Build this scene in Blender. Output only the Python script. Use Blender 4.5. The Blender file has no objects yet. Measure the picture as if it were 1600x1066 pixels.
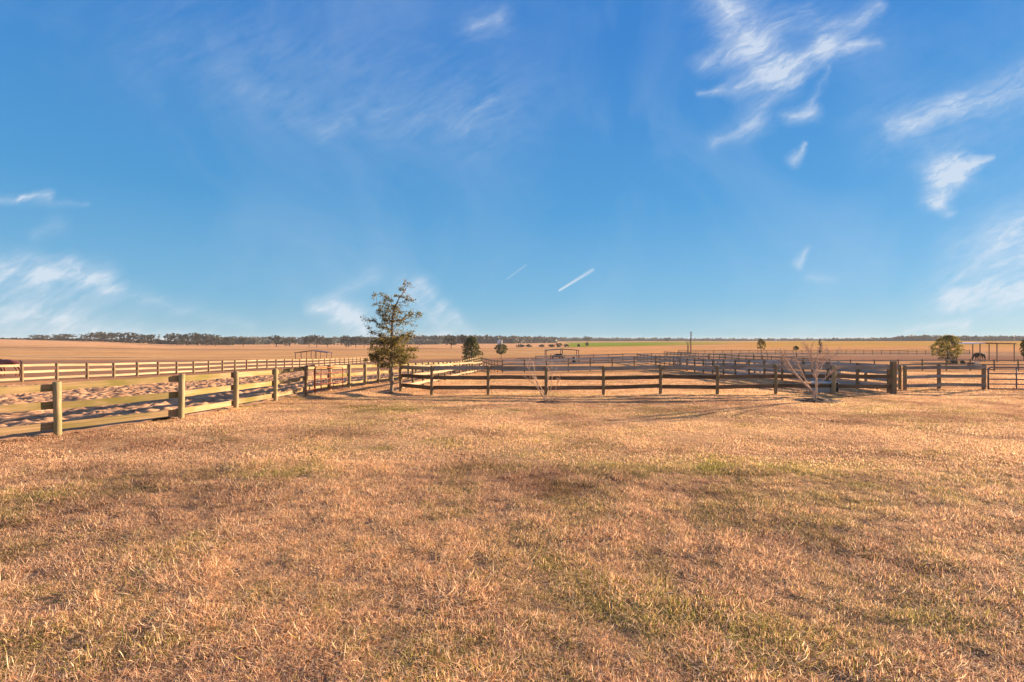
import bpy, math, random
import numpy as np
from mathutils import Vector, Matrix

C = bpy.context.scene
COL = C.collection
R = math.radians
F, HC = 780.0, 2.28                       # focal length in photo pixels, eye height in metres
SUN_AZ, SUN_EL = 30.0, 12.5               # degrees: azimuth from +X towards +Y, elevation

# ------------------------------------------------------------------ camera
cam = bpy.data.cameras.new('camera')
cam.sensor_width = 36.0
cam.lens = 36.0 * F / 1600.0
cam.clip_start = 0.05
cam.clip_end = 12000
camo = bpy.data.objects.new('camera', cam)
COL.objects.link(camo)
camo.location = (0, 0, HC)
camo.rotation_euler = (R(90), 0, 0)
C.camera = camo
C.view_settings.view_transform = 'Standard'
C.view_settings.look = 'None'
C.view_settings.gamma = 1.0
C.view_settings.exposure = 1.72

# ------------------------------------------------------------------ sun
sl = bpy.data.lights.new('sun', 'SUN')
sl.energy = 5.0
sl.angle = R(0.6)
sl.color = (1.0, 0.72, 0.46)
so = bpy.data.objects.new('sun', sl)
COL.objects.link(so)
sd = Vector((math.cos(R(SUN_EL)) * math.cos(R(SUN_AZ)), math.cos(R(SUN_EL)) * math.sin(R(SUN_AZ)), math.sin(R(SUN_EL))))
so.rotation_euler = sd.to_track_quat('Z', 'Y').to_euler()
so.location = sd * 60

# ------------------------------------------------------------------ node helper
class NT:
    def __init__(s, tree):
        s.t = tree; s.n = tree.nodes; s.l = tree.links
    def put(s, sock, v):
        if isinstance(v, bpy.types.NodeSocket): s.l.new(v, sock)
        elif v is not None:
            try: sock.default_value = v
            except Exception:
                sock.default_value = (v[0], v[1], v[2], 1.0)
    def math(s, op, a, b=None, c=None, clamp=False):
        n = s.n.new('ShaderNodeMath'); n.operation = op; n.use_clamp = clamp
        for i, v in enumerate((a, b, c)):
            if v is not None: s.put(n.inputs[i], v)
        return n.outputs[0]
    def vm(s, op, a, b=None, scale=None):
        n = s.n.new('ShaderNodeVectorMath'); n.operation = op
        s.put(n.inputs[0], a)
        if b is not None: s.put(n.inputs[1], b)
        if scale is not None: s.put(n.inputs['Scale'], scale)
        return n.outputs['Value'] if op in ('DOT_PRODUCT', 'LENGTH', 'DISTANCE') else n.outputs['Vector']
    def mix(s, f, a, b, mode='MIX'):
        n = s.n.new('ShaderNodeMix'); n.data_type = 'RGBA'; n.blend_type = mode
        s.put(n.inputs['Factor'], f); s.put(n.inputs[6], a); s.put(n.inputs[7], b)
        return n.outputs[2]
    def noise(s, vec, scale, detail=3, rough=0.5, dist=0.0, col=False):
        n = s.n.new('ShaderNodeTexNoise')
        if vec is not None: s.l.new(vec, n.inputs['Vector'])
        n.inputs['Scale'].default_value = scale; n.inputs['Detail'].default_value = detail
        n.inputs['Roughness'].default_value = rough; n.inputs['Distortion'].default_value = dist
        return n.outputs['Color'] if col else n.outputs['Fac']
    def ramp(s, f, stops):
        n = s.n.new('ShaderNodeValToRGB'); cr = n.color_ramp
        while len(cr.elements) < len(stops): cr.elements.new(0.5)
        for e, (p, c) in zip(cr.elements, stops):
            e.position = p; e.color = (c[0], c[1], c[2], 1) if hasattr(c, '__len__') else (c, c, c, 1)
        s.put(n.inputs[0], f)
        return n.outputs[0]
    def rng(s, v, a, b, c=0.0, d=1.0, smooth=False):
        n = s.n.new('ShaderNodeMapRange'); n.clamp = True
        if smooth: n.interpolation_type = 'SMOOTHSTEP'
        s.put(n.inputs[0], v)
        for i, x in enumerate((a, b, c, d)): n.inputs[1 + i].default_value = x
        return n.outputs[0]

# ------------------------------------------------------------------ world: Nishita sky with thin cirrus by direction
w = bpy.data.worlds.new('World')
C.world = w
w.use_nodes = True
t = NT(w.node_tree)
t.n.clear()
sky = t.n.new('ShaderNodeTexSky')
sky.sky_type = 'NISHITA'
sky.sun_disc = False
sky.sun_elevation = R(SUN_EL)
sky.sun_rotation = R(90 - SUN_AZ)
sky.air_density = 1.0; sky.dust_density = 0.3; sky.ozone_density = 2.5
tc = t.n.new('ShaderNodeTexCoord')
D = tc.outputs['Generated']
sx = t.n.new('ShaderNodeSeparateXYZ'); t.l.new(D, sx.inputs[0])
yy = t.math('MAXIMUM', sx.outputs[1], 0.08)
cu = t.math('DIVIDE', sx.outputs[0], yy)
cv = t.math('DIVIDE', sx.outputs[2], yy)
front = t.rng(sx.outputs[1], 0.08, 0.3)
cx = t.n.new('ShaderNodeCombineXYZ'); t.l.new(cu, cx.inputs[0]); t.l.new(cv, cx.inputs[1])
P0 = cx.outputs[0]
wob = t.vm('SUBTRACT', t.noise(P0, 4.5, 2, 0.5, col=True), (0.5, 0.5, 0.5))
wob2 = t.vm('SUBTRACT', t.noise(P0, 22.0, 5, 0.65, col=True), (0.5, 0.5, 0.5))
PW = t.vm('ADD', t.vm('ADD', P0, t.vm('MULTIPLY', wob, (0.05, 0.04, 0))), t.vm('MULTIPLY', wob2, (0.034, 0.020, 0)))
STROKES = [  # x0,y0,x1,y1 (photo px), half width start/end, strength
    (1125,0,1175,70, 22,30,.50),(1175,75,1100,95, 26,14,.42),(1180,60,1260,15,18,10,.18),(1150,133,1215,115,15,24,.60),
    (1215,115,1290,80,22,14,.62),(1290,80,1375,68,16,9,.48),(1285,60,1375,5,16,10,.35),
    (1095,142,1130,136,5,7,.40),(1150,20,1330,60,60,50,.16),(1120,215,1180,190,12,20,.24),(1175,190,1225,130,24,26,.22),
    (1232,185,1268,178,9,12,.52),(1262,172,1298,112,9,4,.20),(1240,253,1251,224,8,3,.40),
    (1395,205,1490,165,14,17,.44),(1490,165,1640,112,17,20,.46),(1395,205,1640,130,55,60,.12),
    (1468,272,1500,262,24,22,.85),(1495,262,1552,240,20,4,.55),(1475,280,1462,320,20,12,.70),(1450,318,1480,332,10,8,.55),
    (1245,410,1262,388,7,4,.42),(1262,430,1305,436,6,7,.16),
    (1500,460,1660,400,42,80,.38),(1560,380,1660,340,26,40,.30),(1480,470,1660,452,16,30,.28),(1420,516,1512,508,5,7,.48),
    (-20,415,70,428,24,22,.55),(70,425,165,440,22,24,.55),(110,410,150,450,14,18,.30),(-20,470,130,505,34,28,.45),(165,450,400,508,18,10,.20),
    (0,312,30,312,7,7,.30),(33,310,72,305,4,6,.60),(40,316,130,318,8,4,.16),(55,370,90,350,10,14,.15),
    (490,482,560,500,12,18,.66),(525,478,575,520,14,16,.5),(505,470,585,430,12,16,.18),
    (645,455,700,520,24,20,.40),(660,440,740,525,10,12,.30),(740,40,775,25,20,22,.26),(600,180,760,200,45,45,.10),
    (500,205,545,190,14,14,.16),(728,200,765,155,14,8,.16),
    (380,130,470,190,34,30,.08),(250,60,800,140,95,95,.08),
    (120,520,330,515,10,12,.25),(575,525,760,524,8,7,.30),(1380,190,1600,330,50,80,.06),(-60,480,210,525,48,30,.22),(1470,470,1680,440,34,70,.24),(1500,380,1680,350,30,50,.14),(1100,505,1500,520,14,14,.10),
]
dens = None
for (x0, y0, x1, y1, w0, w1, I) in STROKES:
    A = Vector(((x0 - 800) / F, (533 - y0) / F, 0)); B = Vector(((x1 - 800) / F, (533 - y1) / F, 0))
    ba = B - A; L2 = ba.length_squared
    pa = t.vm('SUBTRACT', PW, tuple(A))
    h = t.math('MULTIPLY', t.vm('DOT_PRODUCT', pa, tuple(ba)), 1.0 / L2, clamp=True)
    d = t.vm('LENGTH', t.vm('SUBTRACT', pa, t.vm('SCALE', tuple(ba), scale=h)))
    ww = t.math('MULTIPLY_ADD', h, (w1 - w0) * 2.25 / F, w0 * 2.25 / F)
    q = t.math('SUBTRACT', 1.0, t.math('DIVIDE', d, ww), clamp=True)
    v = t.math('MULTIPLY', t.math('MULTIPLY', q, q), I * 1.35)
    dens = v if dens is None else t.math('ADD', dens, v)
mr = t.n.new('ShaderNodeMapping'); t.l.new(PW, mr.inputs[0]); mr.inputs['Rotation'].default_value = (0, 0, R(-27))
mp = t.n.new('ShaderNodeMapping'); t.l.new(mr.outputs[0], mp.inputs[0]); mp.inputs['Scale'].default_value = (1.0, 3.6, 1.0)
fib = t.noise(mp.outputs[0], 9.0, 7, 0.62, 0.6)
fine = t.noise(mp.outputs[0], 26.0, 5, 0.6, 0.3)
dens = t.math('MULTIPLY', dens, t.rng(fib, 0.30, 0.68, 0.22, 1.20))
dens = t.math('MULTIPLY', dens, t.rng(fine, 0.3, 0.7, 0.6, 1.25))
veil = t.math('MULTIPLY', t.rng(t.noise(D, 2.6, 6, 0.6, 0.8), 0.46, 0.80), 0.20)
dens = t.math('ADD', dens, veil)
# two short contrails
def trail(x0, y0, x1, y1, w0, w1, I):
    A = Vector(((x0 - 800) / F, (533 - y0) / F, 0)); B = Vector(((x1 - 800) / F, (533 - y1) / F, 0)); ba = B - A
    pa = t.vm('SUBTRACT', P0, tuple(A))
    h = t.math('MULTIPLY', t.vm('DOT_PRODUCT', pa, tuple(ba)), 1.0 / ba.length_squared, clamp=True)
    d = t.vm('LENGTH', t.vm('SUBTRACT', pa, t.vm('SCALE', tuple(ba), scale=h)))
    ww = t.math('MULTIPLY_ADD', h, (w1 - w0) / F, w0 / F)
    return t.math('MULTIPLY', t.math('SUBTRACT', 1.0, t.math('DIVIDE', d, ww), clamp=True),
                  t.math('MULTIPLY_ADD', h, -I * 0.55, I))
dens = t.math('ADD', dens, trail(874, 454, 926, 422, 2.2, 4.2, 1.1))
dens = t.math('ADD', dens, trail(791, 437, 822, 414, 1.0, 2.4, 0.5))
dens = t.math('MULTIPLY', dens, front)
dens = t.math('MINIMUM', t.math('MULTIPLY', dens, 0.86), 0.74)
tint = t.mix(t.rng(sx.outputs[2], -0.02, 0.55), (0.80, 1.08, 1.62, 1), (0.50, 1.04, 2.05, 1))
SKYC = t.mix(1.0, sky.outputs[0], tint, 'MULTIPLY')
# even the sky out a little: hazy pale blue towards the horizon
elev = t.math('MAXIMUM', sx.outputs[2], 0.0)
grad = t.ramp(elev, [(0.0, (2.5, 4.35, 5.3)), (0.08, (1.55, 3.65, 5.3)), (0.25, (0.68, 2.65, 5.0)), (0.50, (0.38, 1.85, 4.7)), (0.8, (0.30, 1.45, 4.3))])
SKYC = t.mix(0.90, SKYC, grad)
CL = t.mix(dens, SKYC, (5.9, 6.4, 7.0, 1))
# unseen warm cloud added behind the viewer to fill the shaded sides
back = t.rng(t.math('MULTIPLY', sx.outputs[1], -1.0), -0.05, 0.45, smooth=True)
cb = t.math('MULTIPLY', back, t.rng(t.noise(D, 3.2, 6, 0.6, 0.5), 0.34, 0.56))
CL = t.mix(t.math('MULTIPLY', cb, 0.7), CL, (5.4, 4.9, 4.4, 1))
CL = t.vm('SCALE', CL, scale=0.80)
bg = t.n.new('ShaderNodeBackground'); t.l.new(CL, bg.inputs[0]); bg.inputs[1].default_value = 0.0500
wo = t.n.new('ShaderNodeOutputWorld'); t.l.new(bg.outputs[0], wo.inputs[0])

# ------------------------------------------------------------------ terrain
def ip(y, pts):
    xs = [p[0] for p in pts]; zs = [p[1] for p in pts]
    return np.interp(y, xs, zs)
TB = {  # ground level along Y at a few X stations
    -31: [(-30, .3), (5, .3), (14, .2), (32, -.37), (65, -1.30), (100, -2.30), (150, -2.6)],
    -9:  [(-30, .1), (5, .1), (12, .22), (18, .08), (23, -.05), (31, -.32), (45, -.85), (60, -1.42), (100, -1.9), (150, -2.2)],
    4:   [(-30, 0), (21, 0), (31, -.33), (45, -.85), (55, -1.2), (65, -1.45), (80, -1.5), (150, -1.9)],
    20:  [(-30, 0), (21, .02), (31, -.2), (50, -.75), (75, -1.0), (150, -1.6)],
}
def znear(X, Y):
    ks = sorted(TB)
    z = np.zeros_like(X, dtype=float)
    rows = [ip(Y, TB[k]) for k in ks]
    z = np.where(X <= ks[0], rows[0], z)
    z = np.where(X >= ks[-1], rows[-1], z)
    for i in range(len(ks) - 1):
        a, b = ks[i], ks[i + 1]
        m = (X >= a) & (X <= b)
        s = (X - a) / (b - a)
        z = np.where(m, rows[i] * (1 - s) + rows[i + 1] * s, z)
    return z
FARU = [(-1.4, 5.5), (-1.02, 4.0), (-.86, 2.4), (-.69, -.9), (-.3, -2.4), (.1, -2.2), (.35, .2), (.6, 1.6), (1.4, 2.2)]
def zg(X, Y):
    X = np.asarray(X, dtype=float); Y = np.asarray(Y, dtype=float)
    zn = (znear(X, Y * .92) + znear(X, Y) * 2 + znear(X, Y * 1.08)) / 4
    U = X / np.maximum(Y, 60)
    zf = np.interp(U, [p[0] for p in FARU], [p[1] for p in FARU])
    s = np.clip((Y - 110) / 390.0, 0, 1); s = s * s * (3 - 2 * s)
    z = zn * (1 - s) + zf * s
    s2 = np.clip((Y - 500) / 1100.0, 0, 1)
    z = z * (1 - s2) + 2.9 * s2
    bump = (np.sin(X * .9 + 1.3 * np.sin(Y * .5)) * np.sin(Y * .8 + .7) * .018
            + np.sin(X * .37 + Y * .21) * .025 + np.sin(Y * 2.1 + X * .6) * np.sin(X * 1.7) * .008)
    return z + bump * np.clip(1.2 - np.abs(Y) / 200, 0, 1)
def Z(x, y): return float(zg(np.array([x]), np.array([y]))[0])
def atp(px, Y): return (px - 800) / F * Y        # X of a photo column at depth Y

def mesh_np(name, V, Fc, mat, smooth=False, attrs=None):
    me = bpy.data.meshes.new(name)
    V = np.asarray(V, dtype=np.float32); Fc = np.asarray(Fc, dtype=np.int32)
    k = Fc.shape[1]
    me.vertices.add(len(V)); me.vertices.foreach_set('co', V.ravel())
    me.loops.add(Fc.size); me.loops.foreach_set('vertex_index', Fc.ravel())
    me.polygons.add(len(Fc)); me.polygons.foreach_set('loop_start', np.arange(0, Fc.size, k, dtype=np.int32))
    if smooth: me.polygons.foreach_set('use_smooth', np.ones(len(Fc), dtype=bool))
    if attrs:
        for an, (ty, dat) in attrs.items():
            a = me.attributes.new(an, ty, 'POINT')
            a.data.foreach_set('color' if ty == 'FLOAT_COLOR' else 'value', np.asarray(dat, dtype=np.float32).ravel())
    me.update(calc_edges=True); me.validate()
    if mat: me.materials.append(mat)
    return me
def link(name, data, parent=None, loc=(0, 0, 0), rotz=0.0):
    o = bpy.data.objects.new(name, data); COL.objects.link(o)
    if parent: o.parent = parent
    o.location = loc; o.rotation_euler = (0, 0, rotz)
    return o
def tag(o, label=None, cat=None, group=None, kind=None):
    if label: o['label'] = label
    if cat: o['category'] = cat
    if group: o['group'] = group
    if kind: o['kind'] = kind
    return o
def grid_faces(nx, ny):
    i = np.arange(nx - 1)[None, :]; j = np.arange(ny - 1)[:, None]
    a = j * nx + i
    return np.stack([a, a + 1, a + nx + 1, a + nx], -1).reshape(-1, 4)

# ------------------------------------------------------------------ materials
def mat_new(name):
    m = bpy.data.materials.new(name); m.use_nodes = True
    tt = NT(m.node_tree); tt.n.clear()
    return m, tt
def finish(tt, color, rough=0.9, bump=None, bstr=0.3, bdist=0.02, spec=0.2, metal=0.0, trans=None):
    b = tt.n.new('ShaderNodeBsdfPrincipled')
    tt.put(b.inputs['Base Color'], color); tt.put(b.inputs['Roughness'], rough)
    b.inputs['Specular IOR Level'].default_value = spec; b.inputs['Metallic'].default_value = metal
    if bump is not None:
        bn = tt.n.new('ShaderNodeBump'); bn.inputs['Strength'].default_value = bstr; bn.inputs['Distance'].default_value = bdist
        tt.l.new(bump, bn.inputs['Height']); tt.l.new(bn.outputs[0], b.inputs['Normal'])
    out = tt.n.new('ShaderNodeOutputMaterial')
    if trans:
        tr = tt.n.new('ShaderNodeBsdfTranslucent'); tt.put(tr.inputs[0], trans[1])
        mx = tt.n.new('ShaderNodeMixShader'); mx.inputs[0].default_value = trans[0]
        tt.l.new(b.outputs[0], mx.inputs[1]); tt.l.new(tr.outputs[0], mx.inputs[2]); tt.l.new(mx.outputs[0], out.inputs[0])
    else:
        tt.l.new(b.outputs[0], out.inputs[0])
def pos(tt):
    return tt.n.new('ShaderNodeNewGeometry').outputs['Position']
def flat(name, col, rough=0.8, vary=0.25, scale=8.0, metal=0.0, spec=0.3):
    m, tt = mat_new(name)
    o = tt.n.new('ShaderNodeTexCoord').outputs['Object']
    n = tt.noise(o, scale, 4, 0.6)
    c = tt.mix(tt.rng(n, .3, .7), tuple(x * (1 - vary) for x in col) + (1,), tuple(min(1, x * (1 + vary)) for x in col) + (1,))
    finish(tt, c, rough, n, 0.2, 0.01, spec, metal)
    return m
M = {}
def wood(name, c0, c1, stain, stain_amt):
    m, tt = mat_new(name)
    tco = tt.n.new('ShaderNodeTexCoord').outputs['Object']
    oi = tt.n.new('ShaderNodeObjectInfo')
    off = tt.vm('ADD', tco, tt.vm('SCALE', (17.0, 31.0, 7.0), scale=oi.outputs['Random']))
    mp = tt.n.new('ShaderNodeMapping'); tt.l.new(off, mp.inputs[0]); mp.inputs['Scale'].default_value = (0.55, 14, 14)
    g = tt.noise(mp.outputs[0], 3.0, 6, 0.65, 0.5)
    big = tt.noise(off, 1.6, 4, 0.6)
    col = tt.mix(tt.rng(g, .3, .7), c0 + (1,), c1 + (1,))
    col = tt.mix(tt.math('MULTIPLY', tt.rng(big, .42, .62), stain_amt), col, stain + (1,))
    col = tt.mix(1.0, col, tt.ramp(oi.outputs['Random'], [(0, .78), (.5, 1.0), (1, 1.15)]), 'MULTIPLY')
    finish(tt, col, 0.85, g, 0.5, 0.004, 0.15)
    return m
M['wood_olive'] = wood('weathered_pine', (.19, .13, .07), (.46, .325, .18), (.16, .145, .035), .85)
M['wood_grey'] = wood('grey_board', (.20, .185, .17), (.44, .40, .36), (.12, .105, .09), .6)
M['wood_pale'] = wood('pale_grey_board', (.30, .28, .265), (.58, .54, .50), (.18, .16, .14), .5)
M['wood_brown'] = wood('brown_board', (.09, .062, .04), (.22, .155, .105), (.05, .036, .025), .6)
M['wood_tan'] = wood('tan_board', (.24, .175, .11), (.50, .385, .25), (.20, .165, .09), .5)
def postmat(name, c0, c1):
    m, tt = mat_new(name)
    tco = tt.n.new('ShaderNodeTexCoord').outputs['Object']
    oi = tt.n.new('ShaderNodeObjectInfo')
    off = tt.vm('ADD', tco, tt.vm('SCALE', (7.0, 11.0, 3.0), scale=oi.outputs['Random']))
    mp = tt.n.new('ShaderNodeMapping'); tt.l.new(off, mp.inputs[0]); mp.inputs['Scale'].default_value = (12, 12, 0.9)
    g = tt.noise(mp.outputs[0], 3.0, 6, 0.65, 0.4)
    col = tt.mix(tt.rng(g, .3, .7), c0 + (1,), c1 + (1,))
    col = tt.mix(tt.math('MULTIPLY', tt.rng(tt.noise(off, 3, 3), .45, .65), .5), col, (.17, .17, .07, 1))
    finish(tt, col, 0.9, g, 0.6, 0.006, 0.1)
    return m
M['post_olive'] = postmat('round_post_wood', (.22, .17, .10), (.42, .33, .20))
M['post_brown'] = postmat('brown_post_wood', (.13, .085, .05), (.32, .22, .14))
M['rust'] = flat('rusty_pipe', (.24, .075, .04), .75, .45, 14, .25)
M['greymetal'] = flat('grey_pipe', (.13, .12, .15), .5, .2, 8, .4)
M['redpipe'] = flat('dark_red_pipe', (.16, .06, .05), .6, .3, 8, .2)
M['roof_dark'] = flat('dark_roof_sheet', (.10, .06, .08), .5, .2, 3, .3)
M['roof_brown'] = flat('brown_roof_sheet', (.26, .15, .13), .5, .2, 3, .2)
M['roof_pale'] = flat('pale_roof_sheet', (.58, .56, .68), .4, .1, 3, .2)
M['tank'] = flat('pale_blue_plastic', (.42, .52, .62), .45, .12, 4)
M['black'] = flat('black_rubber', (.02, .02, .022), .6, .3, 5)
M['white'] = flat('white_paint', (.75, .74, .72), .5, .1, 3)
M['silo'] = flat('galvanised_silo', (.45, .47, .52), .5, .12, .6, .1)
M['pole'] = flat('creosote_pole', (.10, .07, .06), .9, .3, 6)
M['horse'] = flat('bay_coat', (.13, .028, .011), .45, .35, 2.2, spec=.5)
M['horse_black'] = flat('black_coat', (.018, .014, .013), .45, .3, 2.2, spec=.5)
M['mane'] = flat('dark_hair', (.012, .010, .009), .6, .3, 9)
M['dark_soil'] = flat('mulch', (.11, .065, .045), 1.0, .45, 26)
def paint_coat():
    m, tt = mat_new('pied_coat')
    o = tt.n.new('ShaderNodeTexCoord').outputs['Object']
    n = tt.noise(o, 2.4, 2, .4)
    finish(tt, tt.mix(tt.rng(n, .55, .57), (.016, .012, .011, 1), (.70, .66, .60, 1)), .5, spec=.4)
    return m
M['pied'] = paint_coat()
def bark(name, c0, c1):
    m, tt = mat_new(name)
    o = tt.n.new('ShaderNodeTexCoord').outputs['Object']
    mp = tt.n.new('ShaderNodeMapping'); tt.l.new(o, mp.inputs[0]); mp.inputs['Scale'].default_value = (1, 1, .3)
    n = tt.noise(mp.outputs[0], 24, 5, .65)
    finish(tt, tt.mix(tt.rng(n, .3, .7), c0 + (1,), c1 + (1,)), .95, n, .6, .01, .1)
    return m
M['bark'] = bark('grey_brown_bark', (.13, .10, .075), (.32, .26, .19))
M['bark_dark'] = bark('dark_bark', (.05, .04, .035), (.13, .10, .08))
M['stem'] = bark('smooth_pale_bark', (.42, .28, .20), (.70, .52, .40))
def leafmat(name, c0, c1, c2, tr=.3, sc=1.2):
    m, tt = mat_new(name)
    a = tt.n.new('ShaderNodeAttribute'); a.attribute_name = 'rnd'
    o = tt.n.new('ShaderNodeTexCoord').outputs['Object']
    n = tt.rng(tt.noise(o, sc, 3, .6), .35, .65)
    col = tt.mix(n, c0 + (1,), c1 + (1,))
    col = tt.mix(tt.rng(a.outputs['Fac'], .55, 1.0, 0, .85), col, c2 + (1,))
    tcol = tt.mix(1.0, col, (1.5, 1.45, .7, 1), 'MULTIPLY')
    finish(tt, col, .55, spec=.3, trans=(tr, tcol))
    return m
M['leaf_oak'] = leafmat('olive_leaves', (.060, .062, .022), (.15, .135, .045), (.34, .23, .085), .36)
M['leaf_ever'] = leafmat('evergreen_leaves', (.035, .050, .018), (.10, .11, .035), (.20, .17, .06), .25, .7)
M['leaf_dark'] = leafmat('dark_oak_leaves', (.035, .040, .028), (.065, .065, .042), (.10, .085, .06), .12, .12)
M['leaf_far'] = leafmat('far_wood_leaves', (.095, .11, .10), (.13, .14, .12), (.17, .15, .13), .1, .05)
M['leaf_gold'] = leafmat('golden_green_leaves', (.10, .105, .028), (.24, .20, .06), (.42, .32, .12), .35, .7)

# ------------------------------------------------------------------ mesh builder
class MB:
    def __init__(s): s.v = []; s.f = []
    def tube(s, pts, rad, n=8, cap=True):
        pts = [Vector(p) for p in pts]
        if not hasattr(rad, '__len__'): rad = [rad] * len(pts)
        base = len(s.v); up = None
        for i, p in enumerate(pts):
            d = (pts[min(i + 1, len(pts) - 1)] - pts[max(i - 1, 0)]).normalized()
            if up is None: up = Vector((1, 0, 0)) if abs(d.x) < .9 else Vector((0, 1, 0))
            a = d.cross(up).normalized(); b = a.cross(d).normalized(); up = b
            for k in range(n):
                th = 2 * math.pi * k / n
                s.v.append(tuple(p + (a * math.cos(th) + b * math.sin(th)) * rad[i]))
        for i in range(len(pts) - 1):
            for k in range(n):
                k2 = (k + 1) % n
                s.f.append((base + i * n + k, base + i * n + k2, base + (i + 1) * n + k2, base + (i + 1) * n + k))
        if cap:
            s.f.append(tuple(base + k for k in reversed(range(n))))
            e = base + (len(pts) - 1) * n
            s.f.append(tuple(e + k for k in range(n)))
        return s
    def box(s, c, d, rz=0.0, ry=0.0):
        m = Matrix.Rotation(rz, 3, 'Z') @ Matrix.Rotation(ry, 3, 'Y')
        b = len(s.v)
        for i in (-1, 1):
            for j in (-1, 1):
                for k in (-1, 1):
                    s.v.append(tuple(Vector(c) + m @ Vector((i * d[0] / 2, j * d[1] / 2, k * d[2] / 2))))
        for q in ((0, 1, 3, 2), (4, 6, 7, 5), (0, 4, 5, 1), (2, 3, 7, 6), (0, 2, 6, 4), (1, 5, 7, 3)):
            s.f.append(tuple(b + x for x in q))
        return s
    def quad(s, a, b, c, d, th):
        n = (Vector(b) - Vector(a)).cross(Vector(d) - Vector(a)).normalized() * th
        k = len(s.v)
        for p in (a, b, c, d): s.v.append(tuple(p))
        for p in (a, b, c, d): s.v.append(tuple(Vector(p) - n))
        s.f += [(k, k + 1, k + 2, k + 3), (k + 7, k + 6, k + 5, k + 4)]
        for i in range(4):
            j = (i + 1) % 4
            s.f.append((k + j, k + i, k + 4 + i, k + 4 + j))
        return s
    def mesh(s, name, mat, smooth=False):
        me = bpy.data.meshes.new(name); me.from_pydata(s.v, [], s.f); me.update()
        if smooth:
            for p in me.polygons: p.use_smooth = len(p.vertices) == 4
        me.materials.append(mat)
        return me
    def obj(s, name, mat, parent=None, smooth=False, loc=(0, 0, 0), rotz=0):
        return link(name, s.mesh(name, mat, smooth), parent, loc, rotz)

# ------------------------------------------------------------------ ground sheet
def axis(near_lo, near_hi, step, far_lo, far_hi, g=1.045):
    a = list(np.arange(near_lo, near_hi, step)); s = step
    x = a[-1]
    while x < far_hi: s *= g; x += s; a.append(x)
    b = []; s = step; x = near_lo
    while x > far_lo: s *= g; x -= s; b.append(x)
    return np.array(b[::-1] + a)
xs = axis(-34, 34, .3, -7000, 7000); ys = axis(-2, 60, .3, -60, 9000, 1.035)
X, Y = np.meshgrid(xs, ys)
ZZ = zg(X, Y)
def srgb(r, g, b):
    f = lambda c: (c / 255) ** 2.2
    return np.array([f(r), f(g), f(b)])
U = X / np.maximum(Y, 1)
PY = 533 + (HC - ZZ) * F / np.maximum(Y, 1)
PX = 800 + U * F
def cover():
    col = np.zeros(X.shape + (3,))
    lawn = np.array([.52, .33, .175]); field = np.array([.60, .345, .155]); pink = np.array([.44, .275, .18])
    col[:] = lawn
    def blend(mask, c):
        mask = np.clip(mask, 0, 1)[..., None]
        col[:] = col * (1 - mask) + np.array(c) * mask
    blend((10.5 - Y) / 3.0, [.25, .155, .10])                       # thatch under the foreground sward
    blend((Y - 21.5) / 1.5, [.58, .32, .15])                       # paddocks behind the front fence
    blend(np.clip((-5.5 - X) / 1.5, 0, 1) * np.clip((Y - 28) / 10, 0, 1), [.33, .18, .115])
    blend(np.clip((Y - 76) / 14, 0, 1) * .9, [.32, .18, .12])                          # duller strip behind the paddocks
    blend(((Y - 118) / 14), field)
    wv = 14 * np.sin(X / 60.0)
    blend(np.clip((Y + wv - 205) / 20, 0, 1) * np.clip((255 - Y - wv) / 20, 0, 1) * .45, [.40, .25, .16])
    blend(np.clip(1 - np.abs(Y - (300 + X * .22)) / 16, 0, 1) * .75 * (X < 60), [.22, .14, .10])
    blend(np.clip((Y - 330 - X * .22) / 12, 0, 1) * (X < 60), [.66, .37, .19])
    blend(np.clip((U - .10) / .06, 0, 1) * np.clip((Y - 125) / 20, 0, 1), [.64, .34, .15])   # right field
    # green winter crop
    g0 = np.clip((PX - 880) / 12, 0, 1) * np.clip((1190 - PX) / 70, 0, 1)
    lim = np.interp(PX, [880, 1000, 1100, 1200], [1, 1, 0.6, 0.2])
    blend(g0 * np.clip((Y - 330) / 20, 0, 1) * np.clip((900 - Y) / 60, 0, 1) * .95 * lim, [.22, .30, .02])
    # rough grazing at the right
    blend(np.clip((U - .42) / .1, 0, 1) * np.clip((Y - 230) / 60, 0, 1), [.56, .33, .09])
    blend(np.clip((U - .35) / .1, 0, 1) * np.clip((Y - 110) / 20, 0, 1) * np.clip((185 - Y) / 30, 0, 1) * .6, [.30, .22, .18])
    blend((Y - 1300) / 200, [.14, .15, .12])
    return col
cc = cover()
rgba = np.concatenate([cc, np.ones(X.shape + (1,))], -1)
V = np.stack([X, Y, ZZ], -1).reshape(-1, 3)
m, tt = mat_new('dry_ground')
p = pos(tt)
at = tt.n.new('ShaderNodeAttribute'); at.attribute_name = 'cover'
n1 = tt.noise(p, .35, 5, .6); n2 = tt.noise(p, 5.0, 6, .7)
mp = tt.n.new('ShaderNodeMapping'); tt.l.new(p, mp.inputs[0]); mp.inputs['Scale'].default_value = (.02, .09, 1); mp.inputs['Rotation'].default_value = (0, 0, R(6))
n3 = tt.noise(mp.outputs[0], 1.6, 5, .6)
n4 = tt.noise(p, 30.0, 4, .7)
c = tt.mix(1.0, at.outputs['Color'], tt.ramp(n1, [(.3, (.82, .84, .84)), (.5, (1, 1, 1)), (.7, (1.12, 1.06, .96))]), 'MULTIPLY')
c = tt.mix(1.0, c, tt.ramp(n2, [(.25, .62), (.5, 1.0), (.75, 1.25)]), 'MULTIPLY')
c = tt.mix(1.0, c, tt.ramp(n3, [(.3, (.84, .80, .80)), (.5, (1, 1, 1)), (.7, (1.14, 1.10, 1.0))]), 'MULTIPLY')
c = tt.mix(1.0, c, tt.ramp(n4, [(.3, .72), (.7, 1.18)]), 'MULTIPLY')
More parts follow.
